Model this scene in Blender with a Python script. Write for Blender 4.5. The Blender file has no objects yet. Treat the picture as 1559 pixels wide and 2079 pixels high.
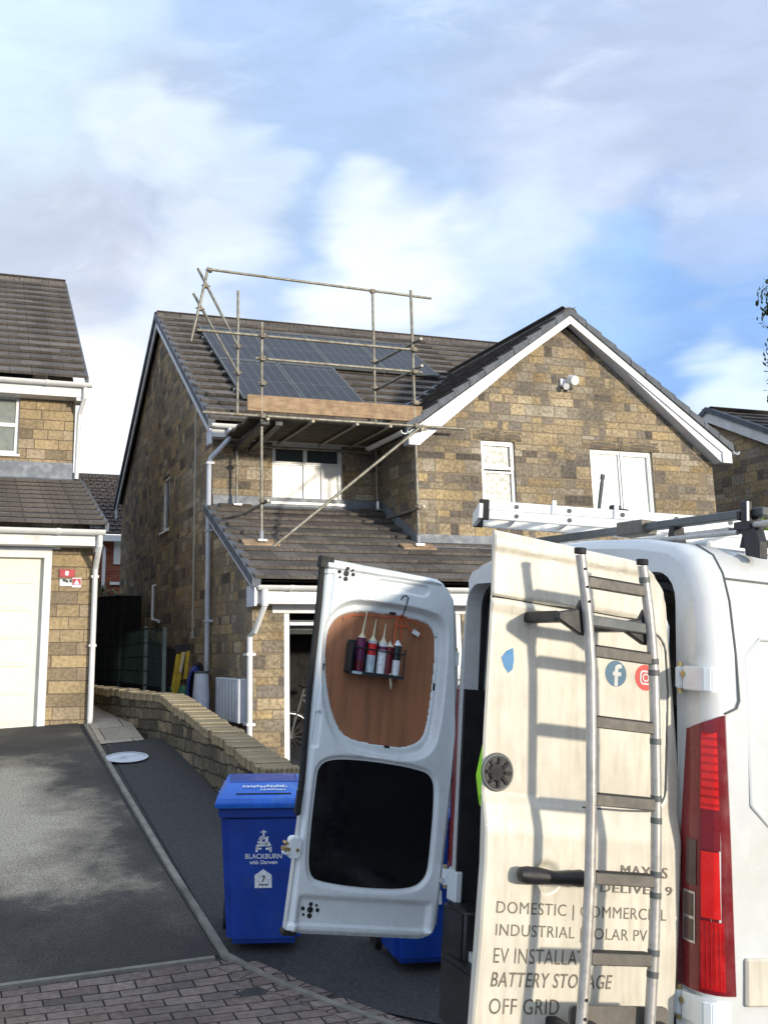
import bpy, bmesh, math, random
from math import sin, cos, tan, pi, radians, sqrt, hypot, floor
from mathutils import Vector, Matrix
import numpy as np
random.seed(7)
C = bpy.context.scene.collection
SC = bpy.context.scene
EYE = 1.85
# ------------------------------------------------------------------ camera (photo is an off-centre crop: lens shift)
FP, CX, CY, PITCH, ROLL, YAW = 2137.6, 604.1, 837.9, .224958, -.0063788, .3164
cam = bpy.data.cameras.new('camera'); co = bpy.data.objects.new('camera', cam); C.objects.link(co)
cam.sensor_fit = 'VERTICAL'; cam.sensor_height = 36; cam.lens = FP/2079*36
cam.shift_x = (779.5-CX)/2079; cam.shift_y = -(1039.5-CY)/2079
cam.clip_start = .05; cam.clip_end = 2000
fw = Vector((0, cos(PITCH), sin(PITCH))); dn0 = Vector((0, sin(PITCH), -cos(PITCH))); rt0 = Vector((1, 0, 0))
rt = cos(ROLL)*rt0 - sin(ROLL)*dn0; dn = sin(ROLL)*rt0 + cos(ROLL)*dn0
co.matrix_world = Matrix(((rt.x, -dn.x, -fw.x, 0), (rt.y, -dn.y, -fw.y, 0), (rt.z, -dn.z, -fw.z, EYE), (0, 0, 0, 1)))
SC.camera = co
def ray(px, py): return (rt*((px-CX)/FP) + dn*((py-CY)/FP) + fw).normalized()
UA = Vector((cos(YAW), sin(YAW), 0)); VA = Vector((-sin(YAW), cos(YAW), 0))
# ------------------------------------------------------------------ sun and sky
SUN = (VA*-1 + UA*.43 + Vector((0, 0, .165))).normalized()
sl = bpy.data.lights.new('sun', 'SUN'); so = bpy.data.objects.new('sun', sl); C.objects.link(so)
sl.energy = 3.0; sl.angle = radians(3.0); sl.color = (1, .89, .72)
so.rotation_euler = (-SUN).to_track_quat('-Z', 'Y').to_euler()
w = bpy.data.worlds.new('World'); SC.world = w; w.use_nodes = True
nt = w.node_tree; N = nt.nodes; L = nt.links; N.clear()
def nd(tree, t, **k):
    n = tree.nodes.new(t)
    for a, b in k.items():
        if a in n.inputs.keys() if isinstance(a, str) else False: n.inputs[a].default_value = b
        else: setattr(n, a, b)
    return n
out = N.new('ShaderNodeOutputWorld'); bg = N.new('ShaderNodeBackground'); bg.inputs[1].default_value = .1
L.new(bg.outputs[0], out.inputs[0])
sky = N.new('ShaderNodeTexSky'); sky.sky_type = 'NISHITA'; sky.sun_disc = False
sky.sun_elevation = math.asin(SUN.z); sky.sun_rotation = math.atan2(SUN.x, SUN.y); sky.air_density = 1.2; sky.dust_density = .6; sky.ozone_density = 2
tc = N.new('ShaderNodeTexCoord')
def vmath(tree, op, a, b=None):
    n = tree.nodes.new('ShaderNodeVectorMath'); n.operation = op
    for i, x in enumerate((a, b)):
        if x is None: continue
        if isinstance(x, (tuple, Vector)): n.inputs[i].default_value = tuple(x)
        else: tree.links.new(x, n.inputs[i])
    return n
def fmath(tree, op, a, b=None, c=None, clamp=False):
    n = tree.nodes.new('ShaderNodeMath'); n.operation = op; n.use_clamp = clamp
    for i, x in enumerate((a, b, c)):
        if x is None: continue
        if isinstance(x, (int, float)): n.inputs[i].default_value = x
        else: tree.links.new(x, n.inputs[i])
    return n.outputs[0]
def noise(tree, vec, scale, detail=4, rough=.55, dist=0):
    n = tree.nodes.new('ShaderNodeTexNoise'); n.inputs['Scale'].default_value = scale; n.inputs['Detail'].default_value = detail
    n.inputs['Roughness'].default_value = rough; n.inputs['Distortion'].default_value = dist
    if vec is not None: tree.links.new(vec, n.inputs['Vector'])
    return n
def mixc(tree, f, a, b, mode='MIX'):
    n = tree.nodes.new('ShaderNodeMix'); n.data_type = 'RGBA'; n.blend_type = mode
    for i, x in ((0, f), (6, a), (7, b)):
        if isinstance(x, (int, float)): n.inputs[i].default_value = x
        elif isinstance(x, (tuple, list)): n.inputs[i].default_value = tuple(x) + ((1,) if len(x) == 3 else ())
        else: tree.links.new(x, n.inputs[i])
    return n.outputs[2]
def mrange(tree, v, a, b, c=0, d=1):
    n = tree.nodes.new('ShaderNodeMapRange'); n.interpolation_type = 'SMOOTHSTEP'
    tree.links.new(v, n.inputs[0])
    for i, x in enumerate((a, b, c, d)): n.inputs[i+1].default_value = x
    return n.outputs[0]
dirv = vmath(nt, 'NORMALIZE', tc.outputs['Generated']).outputs[0]
st = vmath(nt, 'MULTIPLY', dirv, (1, 1, 2.6)).outputs[0]
nz = noise(nt, st, 2.3, 4, .5, .7); nz2 = noise(nt, st, 7, 3, .5, .4)
wob = vmath(nt, 'SCALE', vmath(nt, 'SUBTRACT', nz.outputs['Color'], (.5, .5, .5)).outputs[0]); wob.inputs[3].default_value = .26
dw = vmath(nt, 'NORMALIZE', vmath(nt, 'ADD', dirv, wob.outputs[0]).outputs[0]).outputs[0]
wob2 = vmath(nt, 'SCALE', vmath(nt, 'SUBTRACT', nz2.outputs['Color'], (.5, .5, .5)).outputs[0]); wob2.inputs[3].default_value = .13
dw = vmath(nt, 'NORMALIZE', vmath(nt, 'ADD', dw, wob2.outputs[0]).outputs[0]).outputs[0]
col = mixc(nt, .88, sky.outputs[0], (7.2, 8.4, 10.4))
# broad cloud decks and openings: direction through the photograph, radius in degrees, colour, strength
CL = [((780, 150), 24, (5.1, 7.0, 10.2), .97), ((1350, 250), 12, (6.0, 7.0, 9.4), .9), ((150, 520), 12, (6.6, 7.5, 9.3), .85), ((-60, 100), 9, (8.2, 10.2, 11.4), .85),
      ((260, 310), 3.0, (9.6, 11.0, 12.0), .7), ((400, 370), 3.0, (9.6, 11.0, 12.0), .7), ((540, 440), 2.6, (9.0, 10.6, 11.8), .6), ((60, 560), 5, (6.6, 7.2, 8.8), .7), ((640, 540), 2.5, (4.8, 7.0, 10.2), .7),
      ((1120, 420), 5, (7.6, 8.8, 11.2), .7), ((800, 600), 4.6, (11.4, 12.2, 12.6), .9), ((430, 610), 4, (9.8, 11.0, 12.0), .7), ((1060, 560), 4, (8.6, 10.4, 12.2), .7),
      ((1450, 700), 7.5, (3.2, 5.7, 10.4), .95), ((1230, 640), 4, (4.8, 7.6, 11.6), .7), ((1480, 520), 3.5, (6.0, 7.4, 10.2), .7),
      ((150, 1000), 10, (13.4, 13.6, 13.6), 1), ((1540, 825), 3.5, (10, 11.6, 12.6), .9)]
for (px, py), r, c, s in CL:
    c = tuple(x*.72 for x in c)
    d = ray(px, py)
    dt = vmath(nt, 'DOT_PRODUCT', dw, d).outputs['Value']
    f = mrange(nt, dt, cos(radians(r*1.15)), cos(radians(r*.15)), 0, s)
    col = mixc(nt, f, col, c)
s5 = vmath(nt, 'ADD', vmath(nt, 'MULTIPLY', dirv, (1, 1, 2.2)).outputs[0], wob.outputs[0]).outputs[0]
d1 = noise(nt, s5, 5.5, 10, .62, .25); d2 = noise(nt, vmath(nt, 'ADD', s5, (3.1, 1.7, .4)).outputs[0], 3.1, 9, .6, .3); d3 = noise(nt, vmath(nt, 'ADD', s5, (7.7, 2.2, 1.4)).outputs[0], 12, 8, .62, .2)
col = mixc(nt, mrange(nt, d1.outputs['Fac'], .52, .76, 0, .38), col, (8.4, 9.2, 9.9))
col = mixc(nt, mrange(nt, d2.outputs['Fac'], .52, .74, 0, .35), col, (4.9, 5.9, 7.7))
vs_ = vmath(nt, 'SCALE', col); L.new(mrange(nt, d3.outputs['Fac'], .3, .7, .95, 1.05), vs_.inputs[3]); col = vs_.outputs[0]
L.new(col, bg.inputs[0])
SC.view_settings.view_transform = 'Standard'; SC.view_settings.look = 'None'; SC.view_settings.exposure = .38; SC.view_settings.gamma = 1
# ------------------------------------------------------------------ materials
MT = {}
def mat(name, c=(.5, .5, .5), rough=.6, metal=0, var=.12, vscale=6, bump=.0, bscale=40, spec=None, coat=0, trans=0, alpha=1, emit=None, dirt=None, dscale=3, dlo=.5, dhi=.7, streak=False):
    m = bpy.data.materials.new(name); m.use_nodes = True; t = m.node_tree; p = t.nodes['Principled BSDF']; MT[name] = m
    p.inputs['Roughness'].default_value = rough; p.inputs['Metallic'].default_value = metal
    if spec is not None: p.inputs['Specular IOR Level'].default_value = spec
    if coat: p.inputs['Coat Weight'].default_value = coat; p.inputs['Coat Roughness'].default_value = .06
    if trans: p.inputs['Transmission Weight'].default_value = trans
    o = t.nodes.new('ShaderNodeTexCoord').outputs['Object']
    n = noise(t, o, vscale, 5, .6)
    k = mrange(t, n.outputs['Fac'], .3, .7, 1-var, 1+var)
    cc = mixc(t, 1.0, c, (1, 1, 1), 'MULTIPLY'); v = vmath(t, 'SCALE', cc); t.links.new(k, v.inputs[3]); colr = v.outputs[0]
    if dirt:
        src = o
        if streak: src = vmath(t, 'MULTIPLY', o, streak if isinstance(streak, tuple) else (9, 9, .5)).outputs[0]
        dn_ = noise(t, src, dscale, 5, .6); colr = mixc(t, mrange(t, dn_.outputs['Fac'], dlo, dhi), colr, dirt)
    t.links.new(colr, p.inputs['Base Color'])
    r2 = noise(t, o, vscale*3, 3); t.links.new(mrange(t, r2.outputs['Fac'], .3, .7, max(0, rough-.07), min(1, rough+.1)), p.inputs['Roughness'])
    if bump:
        b = t.nodes.new('ShaderNodeBump'); b.inputs['Strength'].default_value = bump; b.inputs['Distance'].default_value = .01
        t.links.new(noise(t, o, bscale, 4, .6).outputs['Fac'], b.inputs['Height']); t.links.new(b.outputs[0], p.inputs['Normal'])
    if emit: p.inputs['Emission Color'].default_value = (*emit, 1); p.inputs['Emission Strength'].default_value = 1
    return m
def masonry(name, cols, mortar=(.2, .19, .17), bw=.36, bh=.15, ms=.007, sq=.62, off=.37, bstr=.7, noisec=.25, dark=.3, warp=.006, rough=.9, vs=3, rand=0, rowv=0):
    m = bpy.data.materials.new(name); m.use_nodes = True; t = m.node_tree; p = t.nodes['Principled BSDF']; MT[name] = m
    uv = t.nodes.new('ShaderNodeTexCoord').outputs['UV']
    wn = noise(t, uv, 9, 3); wv = vmath(t, 'SCALE', vmath(t, 'SUBTRACT', wn.outputs['Color'], (.5, .5, .5)).outputs[0]); wv.inputs[3].default_value = warp*2
    u2 = vmath(t, 'ADD', uv, wv.outputs[0]).outputs[0]
    if rowv:
        s0 = t.nodes.new('ShaderNodeSeparateXYZ'); t.links.new(u2, s0.inputs[0]); c0 = t.nodes.new('ShaderNodeCombineXYZ'); t.links.new(fmath(t, 'MULTIPLY', s0.outputs[1], 3.1), c0.inputs[1])
        r0 = noise(t, c0.outputs[0], 1, 1, .3); c1 = t.nodes.new('ShaderNodeCombineXYZ'); t.links.new(s0.outputs[0], c1.inputs[0]); t.links.new(fmath(t, 'ADD', s0.outputs[1], fmath(t, 'MULTIPLY', fmath(t, 'SUBTRACT', r0.outputs['Fac'], .5), rowv)), c1.inputs[1]); u2 = c1.outputs[0]
    if rand:
        sp = t.nodes.new('ShaderNodeSeparateXYZ'); t.links.new(u2, sp.inputs[0]); row = fmath(t, 'FLOOR', fmath(t, 'DIVIDE', sp.outputs[1], bh))
        cb = t.nodes.new('ShaderNodeCombineXYZ'); t.links.new(fmath(t, 'MULTIPLY', sp.outputs[0], 1.7/bw*.36), cb.inputs[0]); t.links.new(fmath(t, 'MULTIPLY', row, 7.31), cb.inputs[1])
        rn = noise(t, cb.outputs[0], 1, 1, .3); sh = fmath(t, 'MULTIPLY', fmath(t, 'SUBTRACT', rn.outputs['Fac'], .5), rand)
        c2 = t.nodes.new('ShaderNodeCombineXYZ'); t.links.new(fmath(t, 'ADD', sp.outputs[0], sh), c2.inputs[0]); t.links.new(sp.outputs[1], c2.inputs[1]); u2 = c2.outputs[0]
    b = t.nodes.new('ShaderNodeTexBrick'); b.offset = off; b.offset_frequency = 2; b.squash = sq; b.squash_frequency = 3
    t.links.new(u2, b.inputs['Vector']); b.inputs['Scale'].default_value = 1; b.inputs['Mortar Size'].default_value = ms; b.inputs['Mortar Smooth'].default_value = .35
    b.inputs['Brick Width'].default_value = bw; b.inputs['Row Height'].default_value = bh; b.inputs['Bias'].default_value = 0
    b.inputs['Color1'].default_value = (0, 0, 0, 1); b.inputs['Color2'].default_value = (1, 1, 1, 1); b.inputs['Mortar'].default_value = (.5, .5, .5, 1)
    r = t.nodes.new('ShaderNodeValToRGB'); r.color_ramp.interpolation = 'LINEAR'
    e = r.color_ramp.elements
    while len(e) < len(cols): e.new(.5)
    for i, c in enumerate(cols): e[i].position = i/(len(cols)-1); e[i].color = (*c, 1)
    t.links.new(b.outputs['Color'], r.inputs[0])
    n1 = noise(t, uv, 22, 5, .65); n2 = noise(t, uv, 1.1, 4, .6)
    k = fmath(t, 'MULTIPLY', mrange(t, n1.outputs['Fac'], .25, .75, 1-noisec, 1+noisec), mrange(t, n2.outputs['Fac'], .3, .65, 1-dark, 1.1))
    v = vmath(t, 'SCALE', r.outputs[0]); t.links.new(k, v.inputs[3])
    c = mixc(t, b.outputs['Fac'], v.outputs[0], mortar)
    t.links.new(c, p.inputs['Base Color']); p.inputs['Roughness'].default_value = rough; p.inputs['Specular IOR Level'].default_value = .25
    h = fmath(t, 'ADD', fmath(t, 'MULTIPLY', fmath(t, 'SUBTRACT', 1, b.outputs['Fac']), .8), fmath(t, 'MULTIPLY', n1.outputs['Fac'], .9))
    h = fmath(t, 'ADD', h, fmath(t, 'MULTIPLY', r.outputs[0], .25))
    bp = t.nodes.new('ShaderNodeBump'); bp.inputs['Strength'].default_value = bstr; bp.inputs['Distance'].default_value = .012
    t.links.new(h, bp.inputs['Height']); t.links.new(bp.outputs[0], p.inputs['Normal'])
    return m
STC = [tuple(x*1.12*k_ for x, k_ in zip(q, (.99, 1.02, 1.10))) for q in [(.085, .07, .055), (.20, .165, .115), (.31, .235, .13), (.17, .145, .115), (.38, .275, .135), (.24, .20, .14), (.12, .10, .08), (.34, .285, .20), (.26, .185, .095), (.42, .34, .21)]]
masonry('coursed_stone', STC, mortar=(.24, .195, .135), bw=.32, bh=.135, sq=.6, rand=.95, rowv=.30, ms=.007, noisec=.45, dark=.30, bstr=1.0, warp=.010)
masonry('neighbour_stone', [(.19, .15, .10), (.33, .255, .15), (.39, .295, .165), (.25, .195, .13), (.37, .295, .20)], mortar=(.14, .11, .08), bw=.42, bh=.155, rand=.7, noisec=.3)
masonry('garden_stone', [(.06, .055, .042), (.14, .12, .085), (.10, .088, .062), (.22, .18, .12), (.12, .11, .08)], mortar=(.035, .032, .026), bw=.30, bh=.125, ms=.010, warp=.035, bstr=1, sq=.6, rand=1.0, noisec=.4)
masonry('coping_stone', [(.34, .27, .16), (.44, .36, .23), (.27, .21, .13), (.40, .30, .17)], mortar=(.05, .04, .03), bw=.13, bh=2, ms=.012, off=0, sq=1, warp=.012)
masonry('red_brick', [(.26, .07, .035), (.33, .10, .05), (.20, .055, .03)], mortar=(.22, .17, .14), bw=.225, bh=.075, ms=.006, sq=1, off=.5, dark=.15)
masonry('block_paving', [(.13, .10, .088), (.19, .148, .13), (.155, .128, .115), (.225, .18, .158), (.10, .086, .08)], mortar=(.018, .016, .014), bw=.21, bh=.105, ms=.006, sq=1, off=.5, bstr=.6, noisec=.3, dark=.2, warp=.002)
masonry('roof_tile', [(.098, .088, .080), (.135, .120, .107), (.165, .146, .130), (.115, .104, .095)], mortar=(.02, .017, .015), bw=.33, bh=.345, ms=.004, sq=1, off=.5, bstr=.45, noisec=.35, dark=.35, warp=.003)
masonry('far_roof_tile', [(.07, .055, .05), (.10, .08, .07), (.12, .085, .07)], mortar=(.015, .014, .012), bw=.22, bh=.2, ms=.03, sq=1, off=.5, bstr=1)
masonry('flagstone', [(.30, .27, .22), (.36, .32, .26), (.27, .245, .2)], mortar=(.08, .075, .06), bw=.6, bh=.6, ms=.008, sq=1, off=.5, bstr=.3, dark=.2)
mat('white_plastic', (.74, .75, .74), .35, var=.06, dirt=(.50, .50, .46), dscale=2.5, dlo=.55, dhi=.85)
mat('grey_pipe', (.58, .62, .70), .4, var=.08)
mat('van_white', (.62, .64, .64), .22, var=.03, coat=.5, dirt=(.56, .54, .47), dscale=2.2, dlo=.45, dhi=.85)
mat('van_dirty', (.66, .62, .52), .32, var=.10, vscale=4, coat=.25, dirt=(.50, .455, .36), dscale=2.6, dlo=.35, dhi=.9, streak=(14, 14, 2.2), bump=.06, bscale=160)
mat('van_inner_white', (.76, .82, .85), .25, var=.03, coat=.4, dirt=(.55, .58, .57), dscale=4, dlo=.6, dhi=.85)
mat('hardboard', (.36, .155, .075), .6, var=.10, vscale=3, dirt=(.22, .10, .05), dscale=2, dlo=.4, dhi=.75, streak=(14, 14, .8))
mat('black_plastic', (.015, .015, .017), .45, var=.3, bump=.2, bscale=300)
mat('rubber', (.012, .012, .013), .7, var=.2)
mat('dark_glass', (.006, .007, .009), .12, var=.1, spec=.5)
mat('grey_plastic', (.10, .11, .11), .5, var=.2, bump=.2, bscale=200)
mat('dark_trim', (.022, .03, .035), .45, var=.25)
mat('galvanised', (.25, .235, .19), .5, metal=.35, var=.3, vscale=14, dirt=(.18, .14, .09), dscale=6)
mat('alloy', (.46, .44, .41), .42, metal=.55, var=.15, vscale=18)
mat('bright_alloy', (.86, .86, .83), .4, metal=.15, var=.06, vscale=10)
mat('anodised', (.13, .118, .10), .55, metal=.2, var=.2, vscale=12, bump=.1, bscale=120)
mat('chrome', (.75, .75, .76), .18, metal=1, var=.05)
mat('coupler_steel', (.16, .14, .11), .6, metal=.4, var=.35, vscale=20)
mat('steel', (.5, .5, .5), .35, metal=.9, var=.2)
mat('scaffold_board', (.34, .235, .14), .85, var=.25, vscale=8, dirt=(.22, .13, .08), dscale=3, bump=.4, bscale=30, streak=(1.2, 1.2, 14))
mat('board_shaded', (.10, .085, .06), .9, var=.3, vscale=5, bump=.3)  # dark copy of the board timber, shade under the deck put into its colour
mat('tarmac_new', (.032, .034, .037), .85, var=.35, vscale=40, bump=1.0, bscale=90, dirt=(.10, .10, .10), dscale=75, dlo=.56, dhi=.72)
mat('soil', (.05, .04, .03), .95, var=.3, bump=.5)
mat('kerb_stone', (.20, .19, .165), .9, var=.2, vscale=8, bump=.4, bscale=50, dirt=(.10, .10, .08), dscale=2.5)
mat('lead', (.17, .19, .215), .6, metal=.2, var=.2, vscale=4, dirt=(.26, .28, .30), dscale=5)
mat('verge_grey', (.10, .115, .135), .7, var=.2)
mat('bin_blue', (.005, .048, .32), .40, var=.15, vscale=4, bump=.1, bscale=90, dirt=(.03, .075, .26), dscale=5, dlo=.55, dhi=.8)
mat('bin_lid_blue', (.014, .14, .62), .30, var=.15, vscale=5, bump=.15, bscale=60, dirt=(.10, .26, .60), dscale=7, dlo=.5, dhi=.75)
mat('print_white', (.72, .76, .80), .6, var=.2, vscale=60)
mat('print_black', (.02, .02, .02), .5, var=.1)
mat('text_dark', (.16, .14, .11), .5, var=.4, vscale=50)
mat('logo_blue', (.02, .19, .42), .4, var=.1)
mat('round_blue', (.055, .14, .22), .4, var=.1)
mat('logo_red', (.62, .06, .05), .4, var=.1)
mat('sign_red', (.42, .01, .03), .4, var=.1)
mat('lamp_red', (.40, .006, .008), .25, var=.25, vscale=12, coat=.3)
mat('lamp_red_dark', (.17, .006, .012), .28, var=.15, coat=.25)
mat('lamp_red_bright', (.66, .012, .010), .25, var=.12, coat=.3)
mat('lamp_smoke', (.08, .045, .04), .3, var=.1, coat=.2)
mat('garage_door_white', (.78, .75, .62), .45, var=.04)
mat('dark_fence', (.010, .009, .009), .9, var=.4, bump=.4, streak=(6, 6, .4), dirt=(.02, .017, .014))
mat('mesh_green', (.008, .016, .016), .95, var=.3, spec=.1)
mat('post_green', (.018, .028, .032), .8, var=.2, spec=.2)
mat('yellow', (.55, .37, .02), .5, var=.2)
mat('green_plastic', (.03, .14, .07), .5)
mat('hose_blue', (.02, .035, .22), .45)
mat('orange', (.60, .09, .03), .5, var=.1)
mat('red_print', (.60, .02, .025), .4, var=.2, vscale=30)
mat('purple_print', (.12, .015, .08), .4, var=.3, vscale=30)
mat('maroon', (.13, .005, .012), .4)
mat('cream_nozzle', (.62, .58, .42), .35, var=.08)
mat('pale_blue_label', (.45, .56, .62), .4, var=.2, vscale=30)
mat('vest_green', (.35, .75, .03), .7)
mat('bark', (.06, .045, .03), .95, bump=.6)
mat('leaf', (.05, .085, .02), .6, var=.4, vscale=3)
mat('leaf_bright', (.13, .20, .02), .6, var=.3, vscale=3)
mat('brass', (.5, .4, .2), .35, metal=.9)
mat('blind', (.46, .45, .40), .8, var=.1)
mat('curtain', (.80, .79, .74), .8, var=.06)
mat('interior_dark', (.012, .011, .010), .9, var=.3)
mat('load_floor', (.22, .20, .17), .7, var=.3)
mat('cover_plate', (.55, .60, .66), .45, var=.1, metal=.1)
# glass
g = mat('window_glass', (.05, .065, .07), .04, var=.05); g.node_tree.nodes['Principled BSDF'].inputs['Specular IOR Level'].default_value = .9
for l in list(g.node_tree.links):
    if l.to_socket.name == 'Roughness': g.node_tree.links.remove(l)
g.node_tree.nodes['Principled BSDF'].inputs['Roughness'].default_value = .03
# driveway: weathered tarmac with pale worn patch and darker surroundings
m = bpy.data.materials.new('tarmac_worn'); m.use_nodes = True; MT['tarmac_worn'] = m; t = m.node_tree; p = t.nodes['Principled BSDF']
o = t.nodes.new('ShaderNodeTexCoord').outputs['UV']
a = noise(t, o, .7, 5, .55, .3); b2 = noise(t, o, 3.2, 7, .72, .2); fine = noise(t, o, 55, 3, .7)
k = fmath(t, 'ADD', fmath(t, 'MULTIPLY', a.outputs['Fac'], .80), fmath(t, 'MULTIPLY', b2.outputs['Fac'], .33))
# the worn middle of the drive (in metres on the drive itself)
sx = t.nodes.new('ShaderNodeSeparateXYZ'); t.links.new(o, sx.inputs[0])
dx = fmath(t, 'DIVIDE', fmath(t, 'SUBTRACT', sx.outputs[0], .35), 1.15); dy = fmath(t, 'DIVIDE', fmath(t, 'SUBTRACT', sx.outputs[1], 10.0), 2.1)
rr = fmath(t, 'SQRT', fmath(t, 'ADD', fmath(t, 'MULTIPLY', dx, dx), fmath(t, 'MULTIPLY', dy, dy)))
k = fmath(t, 'ADD', k, mrange(t, rr, .25, 1.40, .225, -.085))
r = t.nodes.new('ShaderNodeValToRGB'); t.links.new(k, r.inputs[0]); e = r.color_ramp.elements
e[0].position = .44; e[0].color = (.034, .033, .031, 1); e[1].position = .80; e[1].color = (.42, .37, .28, 1)
e.new(.55).color = (.065, .060, .052, 1); e.new(.67).color = (.26, .225, .17, 1)
v = vmath(t, 'SCALE', r.outputs[0]); t.links.new(mrange(t, fine.outputs['Fac'], .3, .7, .55, 1.5), v.inputs[3])
t.links.new(v.outputs[0], p.inputs['Base Color']); p.inputs['Roughness'].default_value = .92
bp = t.nodes.new('ShaderNodeBump'); bp.inputs['Strength'].default_value = .8; bp.inputs['Distance'].default_value = .006; t.links.new(noise(t, o, 130, 3, .7).outputs['Fac'], bp.inputs['Height']); t.links.new(bp.outputs[0], p.inputs['Normal'])
# solar cells
m = bpy.data.materials.new('solar_cells'); m.use_nodes = True; MT['solar_cells'] = m; t = m.node_tree; p = t.nodes['Principled BSDF']
o = t.nodes.new('ShaderNodeTexCoord').outputs['UV']; sx = t.nodes.new('ShaderNodeSeparateXYZ'); t.links.new(o, sx.inputs[0])
def gridline(sock, per, wd):
    f = fmath(t, 'FRACT', fmath(t, 'DIVIDE', sock, per)); return fmath(t, 'LESS_THAN', fmath(t, 'ABSOLUTE', fmath(t, 'SUBTRACT', f, .5)), wd/per/2)
ln = fmath(t, 'MAXIMUM', gridline(sx.outputs[0], .1625, .009), fmath(t, 'MULTIPLY', gridline(sx.outputs[0], .0437, .0018), .35)); ln = fmath(t, 'MAXIMUM', ln, gridline(sx.outputs[1], .88, .012))
t.links.new(mixc(t, ln, (.020, .0195, .022), (.13, .13, .135)), p.inputs['Base Color']); p.inputs['Roughness'].default_value = .42; p.inputs['Specular IOR Level'].default_value = .35
WMAT = {}
def W(a, b, z=0): return UA*a + VA*b + Vector((0, 0, z+EYE))
HF = Matrix.Identity(4)      # house frame -> world (a, b, z eye-relative)
for i in range(3):
    HF[i][0] = UA[i]; HF[i][1] = VA[i]; HF[i][2] = 1 if i == 2 else 0
HF[2][3] = EYE
WF = Matrix.Translation((0, 0, EYE))   # X, Y, z eye-relative
def tag(o, label=None, cat=None, group=None, kind=None):
    for k, v in (('label', label), ('category', cat), ('group', group), ('kind', kind)):
        if v: o[k] = v
    return o
def thing(name, label, cat, fr=WF, loc=(0, 0, 0), rz=0, group=None):
    """Empty at the thing's base; its parts are given in frame fr coordinates."""
    o = bpy.data.objects.new(name, None); C.objects.link(o); o.empty_display_size = .2
    M = fr @ Matrix.Translation(loc) @ Matrix.Rotation(rz, 4, 'Z')
    o.matrix_world = M; WMAT[o.name] = M
    return tag(o, label, cat, group)

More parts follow.
